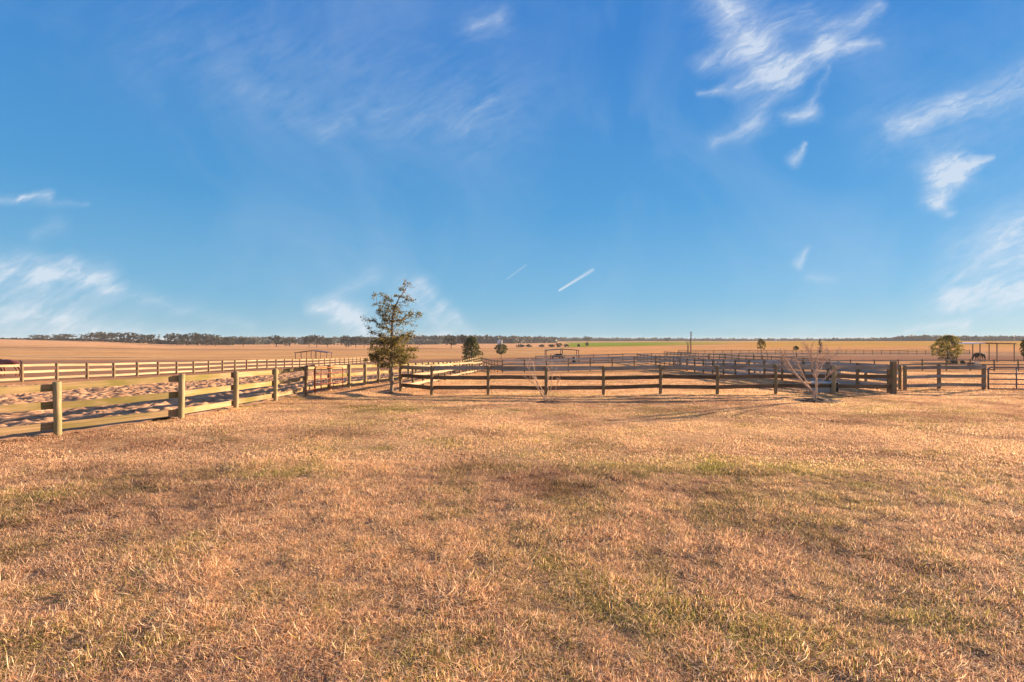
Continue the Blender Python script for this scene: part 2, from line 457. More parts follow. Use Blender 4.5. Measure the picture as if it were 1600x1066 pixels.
mp2 = tt.n.new('ShaderNodeMapping'); tt.l.new(p, mp2.inputs[0]); mp2.inputs['Scale'].default_value = (.012, .5, 1); mp2.inputs['Rotation'].default_value = (0, 0, R(-9))
n5 = tt.noise(mp2.outputs[0], 1.0, 4, .7)
sy5 = tt.n.new('ShaderNodeSeparateXYZ'); tt.l.new(p, sy5.inputs[0])
c = tt.mix(tt.rng(sy5.outputs[1], 60, 130), c, tt.mix(1.0, c, tt.ramp(n5, [(.3, (.62, .57, .56)), (.5, (1, 1, 1)), (.7, (1.25, 1.22, 1.1))]), 'MULTIPLY'))
finish(tt, c, 1.0, tt.math('ADD', n2, tt.math('MULTIPLY', n4, .35)), .55, .05, .0)
M['ground'] = m
ground = link('ground', mesh_np('ground', V, grid_faces(len(xs), len(ys)), m, True, {'cover': ('FLOAT_COLOR', rgba)}))
tag(ground, 'dry tan grassland stretching to the horizon', None, None, 'structure')

# fence lines (world metres)
def fx1(y): return np.interp(y, [-2, 11.1, 13.3, 110], [-17.6, -10.1, -8.81, -8.81 + .041 * 96.7])

# churned sand of the lane on the left
rng = np.random.default_rng(5)
def vnoise(X, Y, sc, seed):
    r = np.random.default_rng(seed); G = r.random((257, 257))
    a = (X / sc) % 256; b = (Y / sc) % 256
    i = a.astype(int); j = b.astype(int); u = a - i; v = b - j
    u = u * u * (3 - 2 * u); v = v * v * (3 - 2 * v)
    g = lambda i, j: G[j % 256, i % 256]
    return (g(i, j) * (1 - u) + g(i + 1, j) * u) * (1 - v) + (g(i, j + 1) * (1 - u) + g(i + 1, j + 1) * u) * v
ny, nx = 560, 330
sy = np.concatenate([np.linspace(4, 40, 460, endpoint=False), np.linspace(40, 62, 100)])
S = np.linspace(0, 1, nx)
SX = np.zeros((ny, nx)); SY = np.zeros((ny, nx))
for j, y in enumerate(sy):
    x1 = fx1(y) - .12 + .12 * math.sin(y * 2.3) + .08 * math.sin(y * 6.1); x0 = -27.5
    SX[j] = x0 + (x1 - x0) * (S ** .85); SY[j] = y
hoof = (vnoise(SX, SY, .6, 1) * .05 + np.abs(vnoise(SX, SY, .26, 2) - .5) * .24 + vnoise(SX, SY, .12, 3) * .075)
hoof = hoof - np.maximum(0, vnoise(SX, SY, .34, 4) - .62) * .26
fade = np.clip((SX + 27.5) / 2.0, 0, 1) * np.clip((62 - SY) / 15, 0, 1) * np.clip((fx1(SY) - .1 - SX) / .5, .12, 1)
SZ = zg(SX, SY) + .012 + hoof * fade * .92
m, tt = mat_new('churned_sand')
p = pos(tt)
n1 = tt.noise(p, 2.2, 5, .65); n2 = tt.noise(p, 22, 4, .7)
c = tt.mix(tt.rng(n1, .35, .65), (.30, .165, .095, 1), (.58, .355, .215, 1))
c = tt.mix(1.0, c, tt.ramp(n2, [(.3, .75), (.7, 1.15)]), 'MULTIPLY')
finish(tt, c, 1.0, n2, .5, .02, .0)
sand = link('sand_track', mesh_np('sand_track', np.stack([SX, SY, SZ], -1).reshape(-1, 3), grid_faces(nx, ny), m, True))
tag(sand, 'churned pinkish sand lane between the two left fences', None, None, 'structure')

# pale farm track crossing the far fields
tp = [(-175, 118), (-150, 150), (-97, 142), (-70, 165), (-45, 180), (-28, 172), (-8, 168), (30, 175)]
vv, ff = [], []
den = []
for i in range(len(tp) - 1):
    for k in range(8):
        s = k / 8; den.append((tp[i][0] * (1 - s) + tp[i + 1][0] * s, tp[i][1] * (1 - s) + tp[i + 1][1] * s))
for i, (x, y) in enumerate(den):
    vv += [(x, y - 1.6, Z(x, y - 1.6) + .12), (x, y + 1.6, Z(x, y + 1.6) + .12)]
    if i: ff.append((2 * i - 2, 2 * i, 2 * i + 1, 2 * i - 1))
me = bpy.data.meshes.new('farm_track'); me.from_pydata(vv, [], ff); me.materials.append(flat('pale_track_sand', (.72, .50, .30), 1, .12, .3))
tag(link('farm_track', me), 'pale sandy farm track across the far field', None, None, 'structure')

# ------------------------------------------------------------------ fences
def post_mesh(name, h, r, mat, seed, square=False):
    rn = random.Random(seed); b = MB()
    if square:
        b.box((0, 0, h / 2 - .15), (r * 2, r * 2, h + .3))
        return b.mesh(name, mat)
    pts, rad = [], []
    for i in range(7):
        z = -.3 + (h + .3) * i / 6
        pts.append((rn.uniform(-.004, .004), rn.uniform(-.004, .004), z)); rad.append(r * rn.uniform(.95, 1.05))
    pts.append((0, 0, h + .012)); rad.append(r * .82)
    b.tube(pts, rad, 12)
    return b.mesh(name, mat, True)
def board_mesh(name, h, mat, seed):
    rn = random.Random(seed); b = MB(); n = 10; T = .028
    ph = rn.uniform(0, 6)
    for i in range(n + 1):
        s = i / n; dz = math.sin(s * 3.1 + ph) * .006 + rn.uniform(-.003, .003); dy = math.sin(s * 2.3 + ph) * .006
        hh = h / 2 + rn.uniform(-.003, .003)
        for (y, z) in ((-T / 2, -hh), (T / 2, -hh), (T / 2, hh), (-T / 2, hh)): b.v.append((s, y + dy, z + dz))
    for i in range(n):
        for k in range(4):
            a = i * 4 + k; c = i * 4 + (k + 1) % 4
            b.f.append((a, a + 4, c + 4, c))
    b.f.append((0, 1, 2, 3)); e = n * 4; b.f.append((e + 3, e + 2, e + 1, e))
    return b.mesh(name, mat)
def fence(name, pts, label, pm, bm, side=1, H=1.2, heights=(.21, .69, 1.10), bh=.155, r=.07, span=2,
          cat='fence', group=None, skip=(), seed=0, jit=.02, flagpost=None, gapat=None, tilt=.012, low=None):
    """pts: (x, y) of each post. Boards on the +/- side (left of travel = +1)."""
    rn = random.Random(seed + 11)
    root = link(name, None, None, (pts[0][0], pts[0][1], Z(*pts[0])))
    tag(root, label, cat, group)
    inv = Vector(root.location)
    PM = [post_mesh('post', H, r, M[pm], seed * 7 + k) for k in range(3)]
    BMs = [board_mesh('rail', bh, M[bm], seed * 5 + k) for k in range(4)]
    BLs = [board_mesh('rail', bh, M[low], seed * 5 + k) for k in range(4)] if low else BMs
    tops = []
    for i, (x, y) in enumerate(pts):
        dz = rn.uniform(-jit, jit)
        z = Z(x, y) + dz; tops.append(z)
        me = PM[i % 3]
        if flagpost and i in flagpost: me = post_mesh('post', *flagpost[i])
        o = link('post', me, root, Vector((x, y, z)) - inv, rn.uniform(0, 6) if not (flagpost and i in flagpost) else 0)
        o.rotation_euler[0] = rn.uniform(-tilt, tilt); o.rotation_euler[1] = rn.uniform(-tilt, tilt)
    n = len(pts)
    for ri, hz in enumerate(heights):
        i = 0
        while i < n - 1:
            j = min(n - 1, i + span)
            if ri % 2 and i == 0 and n > 3: j = 1
            # keep boards straight where the line bends
            if j - i == 2:
                a = Vector(pts[i]); b_ = Vector(pts[i + 1]); c_ = Vector(pts[j])
                if abs((b_ - a).normalized().cross((c_ - b_).normalized())) > .05: j = i + 1
            if (ri, i) in skip: i = j; continue
            a = Vector((pts[i][0], pts[i][1], tops[i] + hz)); b_ = Vector((pts[j][0], pts[j][1], tops[j] + hz))
            if j - i == 2:
                mid = tops[i + 1] + hz; sag = mid - (a.z + b_.z) / 2; a.z += sag * .5; b_.z += sag * .5
            d = b_ - a; L = d.length; u = d.normalized()
            nrm = Vector((-u.y, u.x, 0)).normalized() * side
            a2 = a + nrm * (r * .92 + .016); a2.z += rn.uniform(-.018, .018)
            ov = .02
            o = link('rail', (BMs if ri == len(heights) - 1 else BLs)[rn.randrange(4)], root, a2 - u * ov - inv)
            q = Matrix((u, Vector((-u.y, u.x, 0)).normalized(), u.cross(Vector((-u.y, u.x, 0)).normalized()))).transposed()
            o.rotation_euler = q.to_euler(); o.rotation_euler[1] += rn.uniform(-.006, .006)
            o.scale = (L + ov * 2 - .008 + (.0 if j < n - 1 else .05), 1, 1)
            i = j
    return root

SP = 2.44
# near left fence with the bend
f1 = []
d0 = Vector((1.29, 2.2)).normalized()
for k in (3, 2, 1): f1.append(tuple(Vector((-10.1, 11.1)) - d0 * SP * k))
f1.append((-10.1, 11.1)); f1.append((-8.81, 13.3))
for k in range(1, 34): f1.append((-8.81 + .041 * SP * k, 13.3 + SP * k))
fence('board_fence', f1, 'near weathered board fence with mossy rails running away at the left',
      'post_olive', 'wood_olive', side=1, H=1.2, heights=(.22, .68, 1.09), bh=.16, r=.076, seed=1, group='post and board fences', span=1, jit=.01)
# second fence line of the lane
f2 = [(-5.15 + .0346 * SP * k, 23.1 + SP * k) for k in range(0, 17)]
fence('board_fence', f2, 'sunlit pale board fence running away behind the small tree, left side of the middle paddock',
      'post_brown', 'wood_tan', side=-1, H=1.2, heights=(.24, .70, 1.11), bh=.15, r=.065, seed=2, group='post and board fences')
# front fence
f3 = [(-5.15, 23.1), (-3.42, 21.25)] + [((px - 800) / F * 21.25, 21.25) for px in (763, 853, 943, 1032, 1121, 1212)] + [(13.85, 21.5), (16.8, 22.0)]
fence('board_fence', f3, 'dark backlit board fence straight across the middle of the picture in front of the paddock',
      'post_brown', 'wood_grey', side=1, H=1.25, heights=(.325, .755, 1.155), bh=.165, r=.068, span=1, seed=3, low='wood_brown', group='post and board fences',
      flagpost={9: (1.45, .088, M['post_brown'], 3, True), 8: (1.22, .085, M['post_olive'], 4, False)})
# side fence of the middle paddock, right
f9 = [(16.8 + .04 * SP * k, 22.0 + SP * k) for k in range(1, 15)]
f9 = [(16.82, 22.3)] + f9
fence('board_fence', f9, 'grey board fence running back from the thick corner post beside the middle paddock',
      'post_brown', 'wood_pale', side=-1, H=1.25, heights=(.22, .56, .88, 1.16), bh=.17, r=.068, seed=4, group='post and board fences')
# back of the middle paddock
f7 = [(-1.06 - .19 * (20 - k * 4), 75 - k * 4 + 0) for k in range(0, 6)]
f7 = [(-4.8, 75), (-4.35, 72.6), (-3.9, 70.2), (-3.45, 67.8), (-3.0, 65.4), (-2.55, 63), (-2.1, 60.6), (-1.65, 58.2), (-1.06, 55.5)]
fence('board_fence', f7, 'short sunlit run of board fence going back between the two round shrubs',
      'post_brown', 'wood_tan', side=-1, H=1.4, heights=(.30, .80, 1.28), bh=.16, r=.065, seed=5, group='post and board fences')
f7b = [(-1.06 + SP * k, 55.5) for k in range(0, 9)] + [(-1.06 + SP * 9 + 1.0, 55.5)]
fence('board_fence', f7b, 'grey weathered board fence across the back of the middle paddock',
      'post_brown', 'wood_pale', side=1, H=1.45, heights=(.22, .92, 1.33), bh=.2, r=.065, seed=6, group='post and board fences')
# right hand row to the pipe gate
f5 = [(18.65, 23.7), (20.75, 24.4), (22.1, 23.4)]
f5 = [(18.65, 23.7), (20.7, 24.2), (22.3, 23.6)]
fence('board_fence', f5, 'short grey board fence between thick corner post and pipe gate at right edge',
      'post_brown', 'wood_grey', side=-1, H=1.2, heights=(.22, .66, 1.09), bh=.15, r=.08, span=1, seed=7, group='post and board fences')
f10 = [(18.65 + .04 * SP * k, 24.0 + SP * k) for k in range(0, 12)]
fence('board_fence', f10, 'grey board fence running back behind the short run next to the pipe gate',
      'post_brown', 'wood_pale', side=1, H=1.2, heights=(.20, .52, .82, 1.10), bh=.16, r=.068, seed=8, group='post and board fences')
f6 = [(19.8 + SP * k, 50.8) for k in range(0, 16)]
fence('board_fence', f6, 'dark thin-railed board fence behind the pipe gate and the golden round tree',
      'post_brown', 'wood_grey', side=1, H=1.15, heights=(.18, .62, 1.05), bh=.12, r=.06, seed=9, group='post and board fences')
for q_, (yy0, lb) in enumerate([(28.6, 'nearest short board barrier across the lane behind the thick corner post'), (36.0, 'middle short board barrier across the lane on the right of the paddock'), (43.2, 'farthest short board barrier across the lane on the right of the paddock')]):
    fence('lane_barrier', [(16.95 + .04 * (yy0 - 22), yy0), (18.6 + .04 * (yy0 - 24), yy0 + .1)], lb, 'post_brown', 'wood_pale', side=-1, H=1.25, heights=(.25, .6, .92, 1.15), bh=.16, r=.06, span=1, seed=30 + q_, cat='barrier', group='board barriers across the lane')
# far left fence along the lane
fL = [(-31.1, 31.7 - SP + SP * k) for k in range(0, 34)]
fence('board_fence', fL, 'long sunlit cream board fence on the far side of the churned sand lane',
      'post_brown', 'wood_tan', side=1, H=1.16, heights=(.20, .63, 1.06), bh=.15, r=.07, seed=10, group='post and board fences')
# middle distance paddock rows
f11 = [(4.0 + SP * k, 84) for k in range(0, 20)]
fence('board_fence', f11, 'far board fence crossing just right of the open pole shelter with the horse',
      'post_brown', 'wood_pale', side=1, H=1.3, heights=(.22, .70, 1.18), bh=.16, r=.06, seed=12, group='post and board fences')
f13 = [(19.6 + .04 * SP * k, 53.5 + SP * k) for k in range(0, 13)]
fence('board_fence', f13, 'far side fence running back behind the golden round tree paddock towards the utility pole',
      'post_brown', 'wood_tan', side=-1, H=1.25, heights=(.2, .66, 1.1), bh=.16, r=.06, seed=13, group='post and board fences')
f14 = [(33.4 + .02 * SP * k, 52.5 + SP * k) for k in range(0, 26)]
fence('board_fence', f14, 'far side fence running back behind the bare shrub at the right, nearly edge on',
      'post_brown', 'wood_tan', side=-1, H=1.25, heights=(.2, .66, 1.1), bh=.16, r=.06, seed=14, group='post and board fences')
f12 = [(46 + SP * k, 138) for k in range(0, 34)]
fence('board_fence', f12, 'farthest board fence, a thin dotted line below the yellow field at the right',
      'post_brown', 'wood_tan', side=-1, H=1.3, heights=(.25, .72, 1.2), bh=.17, r=.07, seed=15, group='post and board fences')

# ------------------------------------------------------------------ gates
def pipe_gate(name, a, b, h, bars, stiles, mat, label, r=.022, lift=.12, hoopto=None):
    a = Vector((a[0], a[1], Z(*a))); b = Vector((b[0], b[1], Z(*b)))
    root = link(name, None, None, a); tag(root, label, 'gate')
    d = b - a
    def P(s, z): return (d.x * s, d.y * s, d.z * s + z)
    rr = .12
    outer = [P(0, lift), P(0, h - rr), P(.012, h - .03), P(.035, h), P(.965, h), P(.988, h - .03), P(1, h - rr), P(1, lift)]
    MB().tube(outer, r, 8).obj('frame', mat, root, True)
    for z in bars: MB().tube([P(0.0, z), P(1.0, z)], r * .8, 6).obj('bar', mat, root, True)
    for s in stiles: MB().tube([P(s, lift), P(s, h)], r * .8, 6).obj('stile', mat, root, True)
    return root, P
g, P = pipe_gate('pipe_gate', (-8.28, 20.9), (-8.10, 23.9), 1.12, (.18, .42, .64, .88), (.22, .5), M['rust'],
      'rusty red pipe gate leaning against the near left board fence')
root = link('gate_hoop', None, None, (-8.24, 19.95, Z(-8.24, 19.95)))
tag(root, 'tall narrow rusty pipe hoop standing left of the leaning pipe gate', 'walk gate')
MB().tube([(0, 0, 0), (0, 0, 1.1), (0, .06, 1.2), (.01, .86, 1.2), (.012, .92, 1.1), (.012, .92, 0)], .024, 8).obj('frame', M['rust'], root, True)
MB().tube([(0, .02, .22), (.01, .90, .22)], .016, 6).obj('bar', M['rust'], root, True)
g, P = pipe_gate('pipe_gate', (22.42, 23.5), (25.6, 23.0), 1.06, (.05, .27, .50, .76), (.36, .72), M['greymetal'],
      'low grey pipe gate at the right edge beyond the short board fence', lift=.04, r=.034)
# vertical bar pen in front of the shelter
pz = link('stock_pen', None, None, (.6, 62, Z(.6, 62)))
tag(pz, 'grey barred stock pen just left of the open pole shelter', 'pen')
for z_ in (.2, .8, 1.5): MB().tube([(0, 0, z_), (3.9, .3, z_)], .03, 6).obj('bar', M['greymetal'], pz, True)
for k in range(31): MB().tube([(3.9 * k / 30, .01 * k, -.1), (3.9 * k / 30, .01 * k, 1.52)], .035 if k % 10 == 0 else .016, 5).obj('upright', M['greymetal'], pz, True)
MB().tube([(3.95, .3, 1.5), (3.95, 2.6, 1.5)], .03, 6).obj('bar', M['greymetal'], pz, True)

# ------------------------------------------------------------------ pole shelters
def shelter(name, x0, x1, y, depth, hz, apex, posts, mat_l, mat_r, pm, label, th=.10):
    xc = (x0 + x1) / 2; z0 = Z(xc, y)
    root = link(name, None, None, (xc, y, z0)); tag(root, label, 'shelter')
    hw = (x1 - x0) / 2
    ax = apex[0] * hw; az = apex[1]
    MB().quad((-hw, -depth / 2, hz), (ax, -depth / 2, az), (ax, depth / 2, az), (-hw, depth / 2, hz), th).obj('roof', mat_l, root)
    MB().quad((ax, -depth / 2, az), (hw, -depth / 2, hz), (hw, depth / 2, hz), (ax, depth / 2, az), th).obj('roof', mat_r, root)
    for s in posts:
        for yy_ in (-depth / 2 + .2, depth / 2 - .2):
            x = s * hw; f = 1 - abs(x - ax) / (hw + abs(ax))
            ht = hz + (az - hz) * max(0, min(1, f))
            MB().tube([(x, yy_, Z(xc + x, y + yy_) - z0 - .2), (x, yy_, ht - th - .01)], .07, 8).obj('post', pm, root, True)
    return root
Ys = 118
shelter('pole_shelter', atp(464.5, Ys), atp(516, Ys), Ys, 3.5, 1.85, (0, 2.35), (-.94, -.6, 0, .25, .94), M['roof_dark'], M['roof_dark'], M['redpipe'],
        'low gabled open pole shelter beyond the cream fence at the left', .13)
bpy.data.objects['pole_shelter'].location.z += .15
Ys = 86
shelter('pole_shelter', atp(852, Ys), atp(903, Ys), Ys, 3.0, 2.16, (0, 2.36), (-.98, .0, .98), M['greymetal'], M['redpipe'], M['redpipe'],
        'open pole shelter with thin roof over the pied horse in the middle distance', .12)
Ys = 80
shelter('pole_shelter', atp(1497, Ys), atp(1566, Ys), Ys, 4.5, 2.98, (-.35, 3.08), (-.55, .2, .96), M['roof_pale'], M['roof_brown'], M['bark'],
        'flat open shelter with pale roof sheet beside the golden round tree, black cow beneath', .16)

# ------------------------------------------------------------------ animals
def skin_mesh(name, joints, edges, radii, mat, sub=2):
    me = bpy.data.meshes.new(name + '_s'); me.from_pydata(joints, edges, []); me.update()
    o = bpy.data.objects.new(name + '_s', me); COL.objects.link(o)
    sm = o.modifiers.new('s', 'SKIN')
    sv = me.skin_vertices[0].data if me.skin_vertices else None
    if sv is None:
        bpy.context.view_layer.update()
        sv = me.skin_vertices[0].data
    for i, r in enumerate(radii):
        sv[i].radius = r if hasattr(r, '__len__') else (r, r); sv[i].use_root = (i == 0)
    o.modifiers.new('d', 'SUBSURF').levels = sub
    o.modifiers['d'].render_levels = sub
    dg = bpy.context.evaluated_depsgraph_get(); dg.update()
    ev = bpy.data.meshes.new_from_object(o.evaluated_get(dg))
    bpy.data.objects.remove(o)
    ev.name = name; ev.materials.clear(); ev.materials.append(mat)
    for p_ in ev.polygons: p_.use_smooth = True
    return ev
def animal(name, x, y, rz, mat, label, cat, cow=False, graze=True, s=1.0):
    J, E, Rr = [], [], []
    def add(p_, r_, par=None):
        J.append(p_); Rr.append(r_); k = len(J) - 1
        if par is not None: E.append((par, k))
        return k
    b = 1.16
    pel = add((0, 0, b + .05), (.26, .27)); mid = add((-.45, 0, b - .02), (.28, .30), pel); ch = add((-.92, 0, b - .02), (.25, .30), mid)
    if graze:
        n1_ = add((-1.25, 0, b + .02), (.13, .19), ch); n2_ = add((-1.50, 0, .82), (.10, .14), n1_); po = add((-1.66, 0, .55), (.09, .12), n2_); mu = add((-1.70, 0, .16), (.055, .065), po)
    else:
        n1_ = add((-1.2, 0, b + .22), (.13, .19), ch); n2_ = add((-1.42, 0, 1.56), (.10, .14), n1_); po = add((-1.58, 0, 1.72), (.085, .11), n2_); mu = add((-1.92, 0, 1.48), (.055, .065), po)
    for sg in (-1, 1):
        a = add((.08, sg * .14, b - .18), (.13, .19), pel); c_ = add((-.02, sg * .17, .80), (.09, .12), a)
        d = add((.16, sg * .17, .50), (.05, .06), c_); e = add((.10, sg * .17, .14), (.038, .042), d); add((.06, sg * .17, .01), (.05, .055), e)
        a = add((-.98, sg * .13, b - .28), (.10, .14), ch); c_ = add((-.96, sg * .16, .50), (.055, .06), a)
        e = add((-.97, sg * .16, .14), (.036, .04), c_); add((-1.0, sg * .16, .01), (.05, .055), e)
    root = link(name, None, None, (x, y, Z(x, y)), rz); root.scale = (s, s, s)
    tag(root, label, cat)
    link('body', skin_mesh('body', J, E, Rr, mat), root)
    MB().tube([(.20, 0, b + .12), (.34, 0, b + .0), (.38, 0, .8), (.36, 0, .45)], [.03, .055, .065 if not cow else .03, .02], 8).obj('tail', M['mane'], root, True)
    if graze: pp = [(-1.05, 0, b + .25), (-1.32, 0, b + .12), (-1.58, 0, .88), (-1.74, 0, .62)]
    else: pp = [(-1.0, 0, b + .30), (-1.22, 0, b + .46), (-1.40, 0, 1.74), (-1.55, 0, 1.84)]
    if not cow: MB().tube(pp, [.03, .05, .05, .02], 6).obj('mane', M['mane'], root, True)
    q = Vector(pp[-1])
    for sg in (-1, 1): MB().tube([q + Vector((.02, sg * .05, -.04)), q + Vector((.04, sg * (.16 if cow else .08), .09))], [.035, .006], 6).obj('ear', mat, root, True)
    return root
animal('horse', atp(26, 41), 41, R(8), M['horse'], 'dark bay horse grazing behind the cream fence at the left edge', 'horse', s=1.02)
animal('horse', atp(864, 84.5), 84.5, R(172), M['pied'], 'black and white pied horse grazing under the open pole shelter', 'horse', s=1.12)
animal('cow', atp(1536, 79), 79, R(4), M['horse_black'], 'black cow standing under the flat shelter at the right', 'cow', cow=True, graze=True, s=1.08)

# ------------------------------------------------------------------ trees and shrubs
def leaf_cloud(centers, n_each, rad, size, seed, flatz=.8):
    """many small diamond leaves round a set of centres -> verts, faces, rnd"""
    r = np.random.default_rng(seed)
    Cn = np.asarray(centers, dtype=float); N = len(Cn) * n_each
    base = np.repeat(Cn[:, :3], n_each, 0)
    rr = np.repeat(Cn[:, 3] if Cn.shape[1] > 3 else np.full(len(Cn), rad), n_each)
    d = r.normal(size=(N, 3)); d /= np.linalg.norm(d, axis=1)[:, None]
    p_ = base + d * (rr * r.random(N) ** .55)[:, None] * np.array([1, 1, flatz])
    a = r.normal(size=(N, 3)); a /= np.linalg.norm(a, axis=1)[:, None]
    b = np.cross(a, r.normal(size=(N, 3))); b /= np.linalg.norm(b, axis=1)[:, None]
    L = size * r.uniform(.6, 1.3, N)[:, None]
    v = np.stack([p_ - a * L * .5, p_ + b * L * .28, p_ + a * L * .5, p_ - b * L * .28], 1).reshape(-1, 3)
    f = np.arange(N * 4).reshape(-1, 4)
    rn = np.repeat(r.random(N), 4)
    return v, f, rn
def branch_pts(a, b, rn, wob=.06, n=6):
    a = Vector(a); b = Vector(b); L = (b - a).length; out = []
    for i in range(n + 1):
        s = i / n; q = a.lerp(b, s)
        if 0 < i < n: q += Vector((rn.uniform(-1, 1), rn.uniform(-1, 1), rn.uniform(-1, 1))) * wob * L
        out.append(q)
    return out
PXM = 21.7 / F
def young_oak():
    x, y = atp(611.5, 21.7), 21.7
    rn = random.Random(4)
    root = link('young_tree', None, None, (x, y, Z(x, y)))
    tag(root, 'young sparse-topped tree with olive leaves standing at the left fence corner', 'tree')
    tr = MB(); centers = []
    def L(px, py, d=0): return Vector(((px - 611.5) * PXM, d, (615 - py) * PXM))
    trunk = [L(611.5, 622), L(611.5, 612), L(612.5, 595), L(612, 575), L(611, 550), L(612, 525), L(613, 500), L(617, 480), L(624, 465), L(632, 455), L(637, 447)]
    tr.tube(trunk, [.11, .078, .072, .066, .058, .050, .046, .034, .024, .014, .006], 10)
    limbs = [((612, 522), (583, 461), .5, .022, .75), ((613, 502), (657, 490), -.4, .026, .9), ((612, 515), (577, 500), -.3, .022, .8), ((615, 488), (596, 462), .3, .016, .5),
             ((620, 474), (640, 468), .2, .010, .5), ((614, 496), (640, 505), .5, .018, .7), ((612, 510), (590, 485), .1, .018, .8), ((617, 482), (606, 463), -.2, .012, .5),
             ((612, 530), (640, 520), .3, .022, 1), ((612, 535), (582, 515), -.5, .022, 1), ((612, 540), (650, 525), -.7, .022, 1),
             ((611, 550), (578, 545), .6, .026, 1.5), ((611, 552), (645, 545), .5, .028, 1.5), ((611, 556), (600, 548), -1.1, .024, 1.5), ((611, 558), (640, 556), -.9, .024, 1.5),
             ((612, 562), (585, 556), -.6, .024, 1.5), ((612, 560), (618, 548), 1.1, .024, 1.5), ((612, 545), (600, 530), .9, .022, 1.5), ((612, 545), (628, 532), -1.0, .022, 1.4),
             ((612, 570), (594, 572), .35, .016, 1.6), ((612, 548), (572, 562), .1, .018, .8), ((612, 566), (632, 566), .5, .014, 1.0), ((612, 535), (595, 535), -.9, .018, 1.3), ((612,556),(652,560),.1,.016,.7)]
    for (a, b, d, r0, dn) in limbs:
        A = L(*a); B = L(b[0], b[1], d)
        pts = branch_pts(A, B, rn, .045, 6)
        tr.tube(pts, [r0 * (1 - i / 7.0) + .003 for i in range(7)], 6)
        for i in range(2, 7):
            nt = max(1, round(3.4 * dn))
            for k in range(nt):
                ln = rn.uniform(.12, .34) * (1.15 - i * .06)
                e = pts[i] + Vector((rn.uniform(-1, 1), rn.uniform(-1, 1), rn.uniform(-.5, .8))) * ln
                tr.tube([pts[i], e], [.006, .0025], 4, False)
                centers.append((*e, rn.uniform(.09, .20)))
                if rn.random() < .6: centers.append((*(pts[i].lerp(e, .5)), .09))
    for i in range(6, 11):
        for k in range(7):
            e = Vector(trunk[i]) + Vector((rn.uniform(-1, 1), rn.uniform(-1, 1), rn.uniform(-.3, .8))) * rn.uniform(.08, .30)
            tr.tube([trunk[i], e], [.005, .0025], 4, False); centers.append((*e, rn.uniform(.07, .13)))
    for k in range(165):
        a_ = rn.uniform(0, 6.283); q = math.sqrt(rn.random()); hh_ = rn.random()
        py_ = 528 + 44 * hh_; wx = (36 * math.sin(math.pi * (.16 + .74 * hh_)) + 3)
        p_ = L(611 + q * math.cos(a_) * wx, py_, q * math.sin(a_) * 1.0)
        centers.append((*p_, rn.uniform(.10, .2)))
        if k % 3 == 0: tr.tube([L(611.5, py_ + 6), p_], [.008, .003], 4, False)
    for k in range(85):
        a_ = rn.uniform(0, 6.283); q = math.sqrt(rn.random()); py_ = rn.uniform(478, 529)
        p_ = L(613 + q * math.cos(a_) * (14 + 12 * (py_ - 478) / 50), py_, q * math.sin(a_) * .6)
        centers.append((*p_, rn.uniform(.08, .15)))
        tr.tube([L(613, py_ + 9), p_], [.007, .003], 4, False)
    tr.obj('trunk', M['bark'], root, True)
    v, f, r_ = leaf_cloud(centers, 17, .1, .066, 3)
    link('crown', mesh_np('crown', v, f, M['leaf_oak'], False, {'rnd': ('FLOAT', r_)}), root)
young_oak()

def bushy(name, x, y, h, wd, label, mat, seed, trunk=.5, cone=0.0, cat='tree', n=240, leaf=.13, per=28, rag=.25, z=None):
    rn = random.Random(seed); root = link(name, None, None, (x, y, Z(x, y) if z is None else z))
    tag(root, label, cat)
    b = MB(); b.tube([(0, 0, -.2), (.02, 0, h * .25), (-.02, .02, h * .5), (0, 0, h * .9)], [.05 * h ** .5, .045 * h ** .5, .03 * h ** .5, .01], 8)
    cs = []
    for k in range(n):
        th = rn.uniform(0, 6.283); s = rn.random() ** .8
        env = math.sqrt(max(0, 1 - (2 * s - 1) ** 2)) * (1 - cone) + cone * (1 - s) * 1.15
        lump = 1 + rag * math.sin(th * 3 + seed + s * 5) * math.sin(s * 9 + seed)
        rr = wd / 2 * env * lump * rn.random() ** .35
        zz = trunk + (h - trunk) * s
        cs.append((rr * math.cos(th), rr * math.sin(th), zz, rn.uniform(.10, .2) * wd * .5))
        if k % 8 == 0: b.tube([(0, 0, max(.2, zz - .3)), cs[-1][:3]], [.018, .006], 4, False)
    b.obj('trunk', M['bark'], root, True)
    v, f, r_ = leaf_cloud(cs, per, .2, leaf, seed)
    link('crown', mesh_np('crown', v, f, mat, False, {'rnd': ('FLOAT', r_)}), root)
    return root
def by_px(px, top, Yd, wpx):
    x = atp(px, Yd); z = Z(x, Yd)
    return x, Yd, HC - (top - 533) / F * Yd - z, wpx / F * Yd
x, y, h, wd = by_px(737, 527, 90, 34)
bushy('evergreen_tree', x, y, h, wd, 'dense dark green egg-shaped tree behind the lane fences, right of the young tree', M['leaf_ever'], 21, .3, .45, n=340, leaf=.2, per=24, rag=.28)
x, y, h, wd = by_px(783, 538, 112, 21)
bushy('evergreen_tree', x, y, h, wd, 'small round dark tree on a short stem beside the lane end', M['leaf_ever'], 22, 1.2, 0, n=150, leaf=.22, per=16, rag=.18)
x, y, h, wd = by_px(1189.5, 530, 92, 15)
bushy('evergreen_tree', x, y, h, wd, 'thin cone-shaped young tree with bare stem right of the utility pole', M['leaf_oak'], 23, 1.9, .35, n=130, leaf=.17, per=12, rag=.05)
x, y, h, wd = by_px(1244, 541, 125, 10)
bushy('evergreen_tree', x, y, h, wd, 'tiny dark young tree beyond the fences, left of the large bare shrub', M['leaf_ever'], 24, 1.4, .3, n=60, leaf=.24, per=14)
x, y, h, wd = by_px(1480.5, 525, 74, 40)
